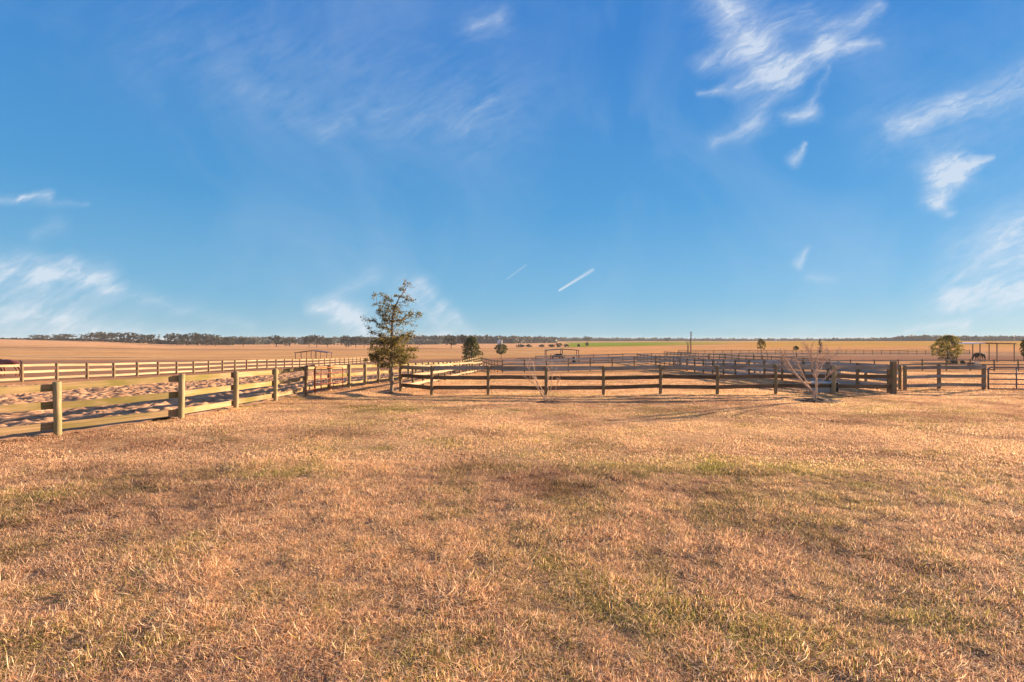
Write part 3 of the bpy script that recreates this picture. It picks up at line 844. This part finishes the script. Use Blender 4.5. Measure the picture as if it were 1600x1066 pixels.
bushy('round_tree', x, y, h, wd, 'golden green rounded tree beside the flat shelter at the right', M['leaf_gold'], 28, .5, .15, n=320, leaf=.16, per=24, rag=.22)
x, y, h, wd = by_px(1281.5, 531, 135, 7)
bushy('evergreen_tree', x, y, h, wd, 'narrow dark columnar tree behind the large bare shrub', M['leaf_dark'], 26, .6, .3, n=70, leaf=.26, per=14)
x, y, h, wd = by_px(1600, 531, 90, 9)
bushy('round_tree', x, y, h, wd, 'yellowish tree cut by the right edge behind the flat shelter', M['leaf_gold'], 27, .6, .2, n=160, leaf=.2)
for i, (px, Yd, wpx, hh, lb) in enumerate([(1490, 70, 14, .55, 'dark low bush in front of the golden round tree'), (1504, 69, 8, .45, 'smaller dark low bush right of the golden tree foot'),
                                      ]):
    x = atp(px, Yd)
    bushy('low_bush', x, Yd, hh, wpx / F * Yd, lb, M['leaf_dark'], 40 + i, .05, 0, 'bush', 50, .12, 24)

def bare_shrub(name, px, py_base, stems, label, r0, seed, twigs=5, thick=1.35):
    Yd = HC * F / (py_base - 533); x = atp(px, Yd); s = Yd / F; rn = random.Random(seed)
    root = link(name, None, None, (x, Yd, Z(x, Yd))); tag(root, label, 'shrub', None)
    for (pts, rr, dep) in stems:
        b = MB()
        P_ = [Vector(((q[0] - px) * s, dep * i / (len(pts) - 1), (py_base - q[1]) * s)) for i, q in enumerate(pts)]
        if P_[0].z < .05: P_[0].z = -.05
        full = []
        for i in range(len(P_) - 1):
            for k in range(3): full.append(P_[i].lerp(P_[i + 1], k / 3) + Vector((rn.uniform(-1, 1), rn.uniform(-1, 1), 0)) * .010)
        full.append(P_[-1]); n = len(full)
        b.tube(full, [rr * thick * (1 - .8 * i / (n - 1)) + .004 for i in range(n)], 7)
        for k in range(twigs):
            i = rn.randrange(n // 3, n - 1); ln = rn.uniform(.18, .5)
            dr = (full[min(i + 2, n - 1)] - full[i - 1]).normalized()
            e = full[i] + (dr + Vector((rn.uniform(-.8, .8), rn.uniform(-.8, .8), rn.uniform(-.1, .6)))).normalized() * ln
            m_ = full[i].lerp(e, .5) + Vector((rn.uniform(-1, 1), rn.uniform(-1, 1), .4)) * .03
            b.tube([full[i], m_, e], [.009, .007, .004], 5, False)
            for q in range(2):
                e2 = m_ + Vector((rn.uniform(-1, 1), rn.uniform(-1, 1), rn.uniform(0, 1.2))) * ln * .35
                b.tube([m_, e2], [.006, .003], 4, False)
        b.obj('stem', M['stem'], root, True)
    return root, x, Yd
_, bx1, by1 = bare_shrub('bare_shrub', 857, 629, [
    ([(857, 630), (846, 606), (832, 588), (824, 572), (820, 556)], .018, -.1), ([(856, 630), (842, 608), (836, 586), (834, 566)], .014, .3),
    ([(858, 630), (861, 604), (864, 584), (862, 562)], .010, .1), ([(859, 630), (868, 606), (872, 590)], .008, -.3), ([(855, 630), (838, 604), (822, 590)], .010, -.3), ([(858,629),(856,600),(858,580),(852,568)],.008,.3)],
    'small leafless shrub with thin leaning stems in front of the dark fence, centre', .02, 3, 5, .95)
_, bx2, by2 = bare_shrub('bare_shrub', 1273, 628, [
    ([(1273, 630), (1270, 614), (1252, 598), (1236, 580), (1224, 562), (1214, 546)], .036, -.2), ([(1274, 630), (1276, 612), (1277, 585), (1278, 566), (1281, 545)], .030, .1),
    ([(1271, 618), (1262, 596), (1256, 574), (1250, 556)], .014, .4), ([(1276, 598), (1268, 575), (1262, 556), (1257, 541)], .014, -.2), ([(1277, 575), (1270, 558), (1264, 543)], .010, .2),
    ([(1277, 590), (1288, 572), (1298, 560), (1300, 550)], .010, .3), ([(1277, 580), (1284, 566), (1306, 556)], .007, -.2), ([(1276, 604), (1290, 586), (1296, 575)], .008, -.5), ([(1240, 585), (1230, 575), (1228, 560)], .007, .2)],
    'larger leafless shrub with spreading pale stems by the blue tank, right of centre', .03, 8, 11)

# mulch mounds under trees and shrubs
def mound(x, y, r, h, label, seed):
    n = 22; ys_ = np.linspace(-1, 1, n * 2); A_, B_ = np.meshgrid(ys_, ys_)
    d = np.sqrt(A_ ** 2 + B_ ** 2)
    zz = h * np.clip(1 - d ** 2, -.2, 1) + (vnoise(A_ * 8 + 40, B_ * 8 + 40, .9, seed) - .5) * h * .9 * np.clip(1.2 - d, 0, 1)
    Xs, Ys_ = x + A_ * r, y + B_ * r * .8
    V_ = np.stack([Xs - x, Ys_ - y, zg(Xs, Ys_) + zz - Z(x, y) - .01], -1).reshape(-1, 3)
    o = link('mulch', mesh_np('mulch', V_, grid_faces(n * 2, n * 2), M['dark_soil'], True), None, (x, y, Z(x, y)))
    tag(o, label, None, None, 'stuff')
mound(bx1 + .05, by1, .62, .07, 'dark mulch round the small bare shrub', 3)
mound(bx2 + .1, by2, .95, .10, 'dark mulch round the large bare shrub', 4)
mound(atp(611.5, 21.7), 21.7, .45, .05, 'dark soil round the young tree', 5)

# far oaks on the left skyline: a few built crowns, each tree its own object
def oak_mesh(seed, h, wd, n, leaf, per=26, mat='leaf_dark', trunkh=.3):
    rn = random.Random(seed); b = MB(); cs = []
    b.tube([(0, 0, -1.0), (0, 0, h * .18), (rn.uniform(-.3, .3), 0, h * .45)], [h * .05, h * .038, h * .02], 7)
    k = rn.randint(4, 6)
    for i in range(k):
        th = 6.283 * i / k + rn.uniform(-.4, .4); rr = wd * .5 * rn.uniform(.5, .85)
        e = Vector((math.cos(th) * rr, math.sin(th) * rr, h * rn.uniform(.5, .85)))
        b.tube([(0, 0, h * .2), (e.x * .4, e.y * .4, e.z * .7), e], [h * .022, h * .014, h * .006], 5)
        for q in range(n // k):
            cs.append((e.x + rn.gauss(0, .16) * wd, e.y + rn.gauss(0, .16) * wd, min(h, max(h * trunkh, e.z - .06 * h + rn.gauss(0, .19) * h)), rn.uniform(.05, .10) * wd))
    for q in range(n // 3): cs.append((rn.gauss(0, .17) * wd, rn.gauss(0, .17) * wd, h * rn.uniform(.6, .97), rn.uniform(.05, .1) * wd))
    v, f, r_ = leaf_cloud(cs, per, .2, leaf, seed)
    return b.mesh('trunk', M['bark_dark'], True), mesh_np('crown', v, f, M[mat], False, {'rnd': ('FLOAT', r_)})
OAKS = [oak_mesh(60 + i, 8, 10.5, 58, .75, 26, 'leaf_dark', (.34, .14, .34, .16)[i]) for i in range(4)]
ORD = ['first', 'second', 'third', 'fourth', 'fifth', 'sixth', 'seventh', 'eighth', 'ninth', 'tenth', 'eleventh', 'twelfth', 'thirteenth', 'fourteenth',
       'fifteenth', 'sixteenth', 'seventeenth', 'eighteenth', 'nineteenth', 'twentieth', 'twenty-first', 'twenty-second', 'twenty-third', 'twenty-fourth', 'twenty-fifth', 'twenty-sixth', 'twenty-seventh', 'twenty-eighth']
rn = random.Random(9)
#          px, top, width px
oaks = [(57, 523.5, 17), (71, 524, 18), (92, 524, 18), (104, 522.5, 24), (134, 523, 16), (147, 520, 22), (161, 519.5, 24), (176, 520.5, 20), (191, 520.5, 22), (205, 520.5, 18), (219, 522.5, 19), (235, 523.5, 22),
        (266, 522.5, 18), (277, 522, 22), (293, 521.5, 24), (309, 522, 20), (323, 523, 19), (337, 524, 20), (356, 526.5, 22), (380, 528, 22), (432, 525, 22), (452, 529, 20), (483, 524.5, 18), (495, 525, 20), (512, 529, 16), (541, 525.5, 18), (556, 526, 18), (569, 527, 16)]
for i, (px, top, wpx) in enumerate(oaks):
    Yd = 470 - i * 4 + rn.uniform(-18, 18); 
    x = atp(px, Yd); z = Z(x, Yd); h = HC - (top - 533) / F * Yd - z
    root = link('oak_tree', None, None, (x, Yd, z), rn.uniform(0, 6))
    tag(root, '%s dark oak from the left in the tree row on the left skyline' % ORD[i], 'tree', 'oaks on the left skyline')
    tm, cm = OAKS[i % 4]; sw = wpx / F * Yd / 10.5 * .92; sh = h / 8
    for nm, mm in (('trunk', tm), ('crown', cm)):
        o = link(nm, mm, root); o.scale = (sw, sw, sh)
for px, top, wpx, Yd, lb in [(705, 526, 24, 330, 'spreading dark oak alone in the stubble field left of the egg-shaped tree'), (727, 524.5, 25, 325, 'taller spreading oak just behind the egg-shaped tree'), 
                        (918, 526, 13, 800, 'lone far oak on the horizon above the green crop field'), (1043, 528, 10, 800, 'far round oak on the horizon left of the utility pole')]:
    x = atp(px, Yd); z = Z(x, Yd); h = HC - (top - 533) / F * Yd - z
    root = link('oak_tree', None, None, (x, Yd, z), rn.uniform(0, 6)); tag(root, lb, 'tree')
    tm, cm = OAKS[0 if px % 4 < 2 else 2]; sw = wpx / F * Yd / 10.5 * .85; sh = h / 8
    for nm, mm in (('trunk', tm), ('crown', cm)):
        o = link(nm, mm, root); o.scale = (sw, sw, sh)

# distant woods: masses of foliage along the horizon
def wood_mass(name, line, label, n, seed, mat, leafs=3.0, depth=60):
    """line: px, depth Y, top py"""
    r = random.Random(seed); cs = []
    for k in range(n):
        s = r.random() * (len(line) - 1); i = min(int(s), len(line) - 2); s -= i
        px = line[i][0] * (1 - s) + line[i + 1][0] * s; Yd = line[i][1] * (1 - s) + line[i + 1][1] * s + r.uniform(0, depth)
        top = line[i][2] * (1 - s) + line[i + 1][2] * s + .55 * math.sin(px * .31 + seed) + .5 * math.sin(px * .93) + .3 * math.sin(px * 2.3)
        x = atp(px, Yd); z = Z(x, Yd); h = HC - (top - 533) / F * Yd - z
        cs.append((x, Yd, z + h * r.uniform(.05, 1), h * .22))
    v, f, r_ = leaf_cloud(cs, 9, 2, leafs, seed)
    o = link(name, mesh_np(name, v, f, M[mat], False, {'rnd': ('FLOAT', r_)}))
    tag(o, label, None, None, 'stuff')
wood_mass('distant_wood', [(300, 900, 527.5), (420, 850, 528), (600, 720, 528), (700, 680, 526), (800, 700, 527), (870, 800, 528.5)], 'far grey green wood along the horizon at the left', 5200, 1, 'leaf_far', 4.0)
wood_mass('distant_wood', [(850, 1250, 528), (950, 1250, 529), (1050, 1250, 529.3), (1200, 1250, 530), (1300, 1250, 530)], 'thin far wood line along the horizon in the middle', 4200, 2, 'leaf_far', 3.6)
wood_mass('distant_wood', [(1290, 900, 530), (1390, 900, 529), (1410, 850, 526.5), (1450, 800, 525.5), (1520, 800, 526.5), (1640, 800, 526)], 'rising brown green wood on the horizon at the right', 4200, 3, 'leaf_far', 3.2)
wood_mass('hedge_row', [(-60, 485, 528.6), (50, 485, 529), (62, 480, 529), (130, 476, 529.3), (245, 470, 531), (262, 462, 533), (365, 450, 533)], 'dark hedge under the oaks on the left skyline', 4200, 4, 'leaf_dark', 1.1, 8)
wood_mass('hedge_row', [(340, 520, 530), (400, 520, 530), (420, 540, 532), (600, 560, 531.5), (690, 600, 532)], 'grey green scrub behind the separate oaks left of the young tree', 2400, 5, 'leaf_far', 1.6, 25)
for i, (px, py, wpx) in enumerate([(812, 538, 14), (826, 540.5, 9), (846, 540, 8), (862, 540, 10), (873, 538.5, 12), (885, 540, 9), (788, 537, 5), (917.5, 537, 5), (904, 540, 4)]):
    Yd = 360 if px != 917.5 else 420
    x = atp(px, Yd); z = Z(x, Yd); wd = wpx / F * Yd
    lb = ['leftmost dark brush patch in the stubble field right of the silo', 'second brush patch from the left in the stubble field', 'third brush patch from the left, small and dark', 'fourth brush patch from the left, beside the greyish thicket',
          'greyish thicket at the left end of the green crop field', 'dark brush patch against the left edge of the green crop', 'small dark bush just right of the silo', 'single dark bush standing in the green crop field', 'tiny brush patch under the green crop edge'][i]
    bushy('field_bush', x, Yd, 2.6 if i in (4, 7) else 1.7, wd, lb, M['leaf_dark'], 70 + i, .0, 0, 'bush', 46, .8, 10, .5)

# ------------------------------------------------------------------ small far things
def pole():
    Yd = 150; x = atp(1079.5, Yd); z = Z(x, Yd)
    h = HC - (518 - 533) / F * Yd - z
    root = link('utility_pole', None, None, (x, Yd, z)); tag(root, 'tall dark wooden utility pole standing against the sky in the middle distance', 'utility pole')
    MB().tube([(0, 0, -.5), (0, 0, h)], [.17, .11], 10).obj('shaft', M['pole'], root, True)
    MB().tube([(.05, -.18, h - 1.4), (.05, -.18, h - .6)], .16, 8).obj('transformer', M['greymetal'], root, True)
    MB().box((0, -.12, h - .35), (.9, .1, .1)).obj('crossarm', M['pole'], root)
    Yd = 140; x = atp(1075, Yd); z = Z(x, Yd)
    root = link('dead_tree', None, None, (x, Yd, z)); tag(root, 'forked bare tree trunk beside the utility pole', 'tree')
    b = MB(); b.tube([(0, 0, -.3), (0, 0, 1.5), (-.1, 0, 2.4), (-.45, 0, 3.9)], [.2, .18, .12, .03], 7)
    b.tube([(0, 0, 1.4), (.25, 0, 2.6), (.5, 0, 4.4)], [.12, .09, .02], 7)
    b.tube([(-.2, 0, 2.8), (-.05, .1, 3.6), (0, .1, 4.2)], [.05, .03, .01], 5); b.tube([(.3, 0, 2.9), (.1, .1, 3.8)], [.04, .01], 5)
    b.obj('trunk', M['bark'], root, True)
pole()
Yd = 520; x = atp(779.5, Yd); z = Z(x, Yd)
root = link('silo', None, None, (x, Yd, z)); tag(root, 'small grey silo beyond the stubble field near the centre horizon', 'silo')
MB().tube([(0, 0, -1), (0, 0, 4.9)], 1.6, 16).obj('bin', M['silo'], root, True)
MB().tube([(0, 0, 4.92), (0, 0, 6.0)], [1.65, .2], 16).obj('roof', M['silo'], root, True)
root = link('farm_shed', None, None, (x + 2.9, Yd, z)); tag(root, 'white farm shed right against the grey silo', 'shed')
MB().box((0, 0, 2.2), (1.7, 4, 6.4)).obj('wall', M['white'], root)
MB().quad((-1.0, -2.2, 5.42), (1.0, -2.2, 5.8), (1.0, 2.2, 5.8), (-1.0, 2.2, 5.42), .12).obj('roof', M['silo'], root)
Yd = 780; x = atp(1212, Yd); z = Z(x, Yd)
root = link('farm_shed', None, None, (x, Yd, z)); tag(root, 'tiny white shed on the right horizon above the thin young tree', 'shed')
MB().box((0, 0, .9), (3.0, 3, 3.0)).obj('wall', M['white'], root)
MB().quad((-1.8, -1.7, 2.42), (1.8, -1.7, 2.8), (1.8, 1.7, 2.8), (-1.8, 1.7, 2.42), .12).obj('roof', M['silo'], root)
# water troughs
def trough(name, x, y, L, W, H_, mat, label, rz=0.0, lip=.04):
    root = link(name, None, None, (x, y, Z(x, y)), rz); tag(root, label, 'trough')
    n = 28; b = MB()
    prof = [(0, .9), (.02, .95), (H_, 1.0), (H_ + .02, 1.06), (H_ + .02, .94), (H_ * .35, .88)]
    for (z_, s_) in prof:
        for k in range(n):
            a = 6.2832 * k / n; cxx = math.copysign(abs(math.cos(a)) ** .7, math.cos(a)); sy_ = math.copysign(abs(math.sin(a)) ** .7, math.sin(a))
            b.v.append((cxx * L / 2 * s_, sy_ * W / 2 * s_, z_))
    for i in range(len(prof) - 1):
        for k in range(n):
            k2 = (k + 1) % n; b.f.append((i * n + k, i * n + k2, (i + 1) * n + k2, (i + 1) * n + k))
    b.f.append(tuple((len(prof) - 1) * n + k for k in range(n)))
    b.obj('tub', mat, root, True)
    return root
trough('water_trough', atp(1284, 22.6), 22.6, .86, .6, .44, M['tank'], 'pale blue water tank behind the dark fence beside the large bare shrub')
trough('water_trough', atp(1012, 92), 92, 1.3, .7, .55, M['white'], 'white water trough left of the utility pole foot', R(8)).location.z += .0
trough('water_trough', atp(1524, 66), 66, 1.0, .6, .4, M['white'], 'white water trough in front of the black cow')
trough('black_tub', atp(1517, 65), 65, .8, .6, .4, M['black'], 'black rubber tub left of the white trough under the cow')
trough('black_tub', atp(1304.0, 22.3), 22.3, .28, .28, .42, M['black'], 'small black tub against the stout post beside the blue tank')
# feed barrel under shelter
b = MB(); b.tube([(0, 0, 0), (0, 0, .05), (0, 0, .45), (0, 0, .85), (0, 0, .9)], [.27, .3, .31, .3, .27], 14)
root = link('feed_barrel', None, None, (atp(897, 84), 84, Z(atp(897, 84), 84))); tag(root, 'black feed barrel standing at the right post of the open pole shelter', 'barrel')
b.obj('drum', M['black'], root, True)
MB().tube([(0, 0, .905), (0, 0, .93)], .28, 14).obj('lid', M['black'], root)

# ------------------------------------------------------------------ grass
def clump(name, seed, nb, rad, hmin, hmax, wd, lean, mat=False):
    r = np.random.default_rng(seed); V_, F_, a1, a2 = [], [], [], []
    for k in range(nb):
        a = r.random() * 6.283; q = rad * math.sqrt(r.random()); bx_, by_ = q * math.cos(a), q * math.sin(a)
        L = r.uniform(hmin, hmax); dr = r.random() * 6.283; ln = r.uniform(.25, lean)
        w_ = wd * r.uniform(.6, 1.2); fa = dr + r.uniform(.7, 2.3)
        px_, py_ = math.cos(fa) * w_, math.sin(fa) * w_
        i0 = len(V_); rv = r.random(); x_, y_, z_ = bx_, by_, -.008
        ang = (r.uniform(1.05, 1.5) if mat else r.uniform(.1, 1.45) if k % 3 else r.uniform(0, .5)); z_ += .022 * r.random() if mat else 0; ln = ln * (1 if k % 3 == 0 and not mat else .40) * (1 if r.random() < .75 else -.8)
        for s in range(4):
            ws = (1, .9, .62, .05)[s]
            V_ += [(x_ - px_ * ws, y_ - py_ * ws, z_), (x_ + px_ * ws, y_ + py_ * ws, z_)]
            a1 += [rv, rv]; a2 += [s / 3, s / 3]
            st = L / 3; x_ += math.cos(dr) * math.sin(ang) * st; y_ += math.sin(dr) * math.sin(ang) * st; z_ += math.cos(ang) * st
            ang += ln * .42; ang = max(-1.5, min(1.75, ang)); dr += r.uniform(-.5, .5)
        for s in range(3): F_.append((i0 + 2 * s, i0 + 2 * s + 1, i0 + 2 * s + 3, i0 + 2 * s + 2))
    me = mesh_np(name, V_, F_, M['grass'], False, {'rnd': ('FLOAT', a1), 'tip': ('FLOAT', a2)})
    return bpy.data.objects.new(name, me)
m, tt = mat_new('dry_grass_blades')
rn_ = tt.n.new('ShaderNodeAttribute'); rn_.attribute_name = 'rnd'
tip = tt.n.new('ShaderNodeAttribute'); tip.attribute_name = 'tip'
gr = tt.n.new('ShaderNodeAttribute'); gr.attribute_type = 'INSTANCER'; gr.attribute_name = 'green'
to = tt.n.new('ShaderNodeAttribute'); to.attribute_type = 'INSTANCER'; to.attribute_name = 'tone'
straw = tt.ramp(rn_.outputs['Fac'], [(0, (.20, .105, .058)), (.25, (.52, .315, .19)), (.6, (.77, .525, .325)), (1, (.94, .78, .55))])
green = tt.ramp(rn_.outputs['Fac'], [(0, (.11, .12, .03)), (.5, (.28, .26, .065)), (1, (.55, .46, .16))])
isg = tt.math('LESS_THAN', tt.math('FRACT', tt.math('MULTIPLY', rn_.outputs['Fac'], 7.13)), gr.outputs['Fac'])
c = tt.mix(isg, straw, green)
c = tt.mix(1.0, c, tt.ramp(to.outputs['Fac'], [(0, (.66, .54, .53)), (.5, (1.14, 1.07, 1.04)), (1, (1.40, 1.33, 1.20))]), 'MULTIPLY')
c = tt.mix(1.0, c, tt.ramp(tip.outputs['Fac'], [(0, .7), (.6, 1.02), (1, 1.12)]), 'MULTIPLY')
finish(tt, c, .7, spec=.25, trans=(.42, c))
M['grass'] = m
gc = bpy.data.collections.new('grass_clumps')
def fill_clumps():
    out = []
    for i in range(8): out.append(clump('g%d' % i, 100 + i, 74, .085 + .03 * (i % 2), .020, .058 + .03 * (i % 2), .0021, 3.6, i % 2 == 1))
    for o in out: gc.objects.link(o)
    return out
clumps = fill_clumps()
gt = bpy.data.collections.new('grass_tufts')
for i in range(4): gt.objects.link(clump('t%d' % i, 200 + i, 44, .07, .04, .10, .0024, 2.8))
gf = bpy.data.collections.new('grass_far')
for i in range(4): gf.objects.link(clump('f%d' % i, 300 + i, 64, .2, .014, .044, .0045, 3.8))

def gauss(X, Y, px, py, rx, ry):
    cy = HC * F / (py - 533); cx_ = atp(px, cy)
    return np.exp(-(((X - cx_) / rx) ** 2 + ((Y - cy) / ry) ** 2))
def greenmap(X, Y):
    n = vnoise(X + 90, Y + 90, 2.6, 11) * .40 + vnoise(X + 90, Y + 90, .9, 12) * .32 + vnoise(X + 90, Y + 90, .33, 13) * .28
    g = .06 + np.clip((n - .52) * 2.2, 0, .45)
    for (px, py, rx, ry, a) in [(590, 712, .7, .45, .9), (722, 700, 1.0, .5, .9), (1135, 732, .5, .35, 1.0), (1560, 760, 3.5, 1.6, .5), (1250, 745, 2.6, 1.1, .12), (120, 770, 1.6, 1.2, .35), (420, 760, 2.2, .9, .2),
                                (640, 1010, .35, .3, .8), (870, 950, 1.1, .5, .45), (1150, 1000, 1.3, .5, .45), (1500, 1000, 1.3, .5, .55), (1500, 900, 1.5, .6, .4), (850, 860, 1.4, .5, .35), (560, 640, 3.0, 1.2, .5),
                                (470, 628, 1.5, 1.0, .8), (385, 640, 1.0, .8, .5), (1320, 722, 1.2, .3, .4), (1450, 708, 1.0, .25, .7), (900, 700, 3, .8, .3), (700, 645, 3.5, 1.0, .6), (900, 638, 3.0, .8, .4), (1150, 650, 3.0, .8, .3), (1000, 740, 3, .9, .2), (310, 690, 1.4, .8, .5)]:
        g = g + gauss(X, Y, px, py, rx, ry) * a * .5 * (2.6 * np.clip(vnoise(X + 60, Y + 60, .33, 14) - .22, 0, 1))
    return np.clip(g, 0, .95)
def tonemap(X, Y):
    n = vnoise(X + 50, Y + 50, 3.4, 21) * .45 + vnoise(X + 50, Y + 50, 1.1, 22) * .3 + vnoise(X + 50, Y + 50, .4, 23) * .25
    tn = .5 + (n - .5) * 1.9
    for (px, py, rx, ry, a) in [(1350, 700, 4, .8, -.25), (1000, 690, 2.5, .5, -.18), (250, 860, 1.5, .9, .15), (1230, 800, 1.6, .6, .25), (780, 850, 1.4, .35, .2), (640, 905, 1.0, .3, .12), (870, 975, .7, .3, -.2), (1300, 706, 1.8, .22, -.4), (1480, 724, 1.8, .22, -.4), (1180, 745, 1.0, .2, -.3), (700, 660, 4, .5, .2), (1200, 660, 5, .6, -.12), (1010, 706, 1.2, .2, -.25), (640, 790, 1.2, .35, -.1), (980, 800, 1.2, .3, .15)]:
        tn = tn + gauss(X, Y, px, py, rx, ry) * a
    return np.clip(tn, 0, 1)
def scatter(n, y0, y1, power, seed, umax=1.14):
    r = np.random.default_rng(seed)
    Yv = (y0 ** power + (y1 ** power - y0 ** power) * r.random(n)) ** (1 / power)
    Xv = (r.random(n) * 2 - 1) * (umax * Yv + .8)
    ok = Xv > fx1(Yv) - .16 + .26 * r.random(n)
    return Xv[ok], Yv[ok]
def gn_instancer(name, coll, Xv, Yv, smin, smax, label, seed, zoff=0.0):
    r = np.random.default_rng(seed); n = len(Xv)
    me = bpy.data.meshes.new(name); me.vertices.add(n)
    me.vertices.foreach_set('co', np.stack([Xv, Yv, zg(Xv, Yv) + zoff], -1).astype(np.float32).ravel())
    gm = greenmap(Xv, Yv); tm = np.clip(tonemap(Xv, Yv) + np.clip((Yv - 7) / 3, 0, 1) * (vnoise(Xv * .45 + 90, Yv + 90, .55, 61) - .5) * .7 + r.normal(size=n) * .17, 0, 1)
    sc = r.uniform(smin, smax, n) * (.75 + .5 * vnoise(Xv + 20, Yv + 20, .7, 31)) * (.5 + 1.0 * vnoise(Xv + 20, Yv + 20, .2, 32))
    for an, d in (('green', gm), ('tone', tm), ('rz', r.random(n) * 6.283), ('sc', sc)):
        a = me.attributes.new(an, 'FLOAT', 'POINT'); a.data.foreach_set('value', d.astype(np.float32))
    o = link(name, me); tag(o, label, None, None, 'stuff')
    ng = bpy.data.node_groups.new(name, 'GeometryNodeTree')
    ng.interface.new_socket('Geometry', in_out='INPUT', socket_type='NodeSocketGeometry')
    ng.interface.new_socket('Geometry', in_out='OUTPUT', socket_type='NodeSocketGeometry')
    N = ng.nodes; L = ng.links
    gi = N.new('NodeGroupInput'); go = N.new('NodeGroupOutput')
    ci = N.new('GeometryNodeCollectionInfo'); ci.inputs['Collection'].default_value = coll
    ci.inputs['Separate Children'].default_value = True; ci.inputs['Reset Children'].default_value = True
    ip_ = N.new('GeometryNodeInstanceOnPoints'); ip_.inputs['Pick Instance'].default_value = True
    mtp = N.new('GeometryNodeMeshToPoints')
    L.new(gi.outputs[0], mtp.inputs['Mesh']); L.new(mtp.outputs[0], ip_.inputs['Points']); L.new(ci.outputs[0], ip_.inputs['Instance'])
    ar = N.new('GeometryNodeInputNamedAttribute'); ar.data_type = 'FLOAT'; ar.inputs['Name'].default_value = 'rz'
    cz = N.new('ShaderNodeCombineXYZ'); L.new(ar.outputs[0], cz.inputs[2])
    L.new(cz.outputs[0], ip_.inputs['Rotation'])
    as_ = N.new('GeometryNodeInputNamedAttribute'); as_.data_type = 'FLOAT'; as_.inputs['Name'].default_value = 'sc'
    L.new(as_.outputs[0], ip_.inputs['Scale'])
    L.new(ip_.outputs[0], go.inputs[0])
    md = o.modifiers.new('grass', 'NODES'); md.node_group = ng
    return o
Xa, Ya = scatter(32000, 2.4, 9.0, 1.7, 1)
kp = vnoise(Xa + 33, Ya + 33, .17, 51) * .7 + vnoise(Xa + 33, Ya + 33, .6, 52) * .3 > .25
Xa, Ya = Xa[kp], Ya[kp]
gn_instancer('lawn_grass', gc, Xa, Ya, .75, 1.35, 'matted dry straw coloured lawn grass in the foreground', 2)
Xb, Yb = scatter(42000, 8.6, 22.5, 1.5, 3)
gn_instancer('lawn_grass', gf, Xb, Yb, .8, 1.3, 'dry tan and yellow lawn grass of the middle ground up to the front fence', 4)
Xt, Yt = scatter(5200, 2.4, 14, 1.5, 5)
keep = (vnoise(Xt + 70, Yt + 70, .6, 41) + .35 * greenmap(Xt, Yt)) > .84
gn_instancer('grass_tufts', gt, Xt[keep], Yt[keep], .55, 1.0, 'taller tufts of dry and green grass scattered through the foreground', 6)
# longer grass along fences and round posts
r = np.random.default_rng(77)
fy = r.uniform(9, 30, 900); fxx = fx1(fy) + r.normal(size=900) * .10 + .12
tx = r.uniform(-5, 22.4, 1000); ty = 21.3 + r.normal(size=1000) * .12
ty = np.where(tx > 16.9, 24.0 - np.abs(tx - 20.7) * .25 + r.normal(size=1000) * .1, ty)
gn_instancer('fence_line_grass', gt, np.concatenate([fxx, tx]), np.concatenate([fy, ty]), .5, .95, 'longer dry grass along the foot of the near fences', 8)
Xc, Yc = scatter(26000, 22.0, 48, 1.5, 9, 1.05)
ok = Xc > np.interp(Yc, [20, 60], [-8, -6.3])
gn_instancer('paddock_grass', gf, Xc[ok], Yc[ok], 1.1, 1.9, 'short orange tan grass inside the fenced paddocks', 10)

hm = bpy.data.materials.new('haze'); hm.use_nodes = True
ht = NT(hm.node_tree); ht.n.clear()
pv = ht.n.new('ShaderNodeVolumePrincipled'); pv.inputs['Color'].default_value = (.80, .86, .95, 1); pv.inputs['Density'].default_value = .00016
ho = ht.n.new('ShaderNodeOutputMaterial'); ht.l.new(pv.outputs[0], ho.inputs['Volume'])
ZT, ZB = 16.0, float(ZZ.min()) - 1.5
hz_ = MB().box((0, 4475, (ZT + ZB) / 2), (14900, 9300, ZT - ZB)).obj('haze', hm)
tag(hz_, 'thin even haze in the air over the fields', None, None, 'stuff')
C.cycles.volume_bounces = 0
C.cycles.max_bounces = 6
C.cycles.diffuse_bounces = 2
C.cycles.transparent_max_bounces = 4
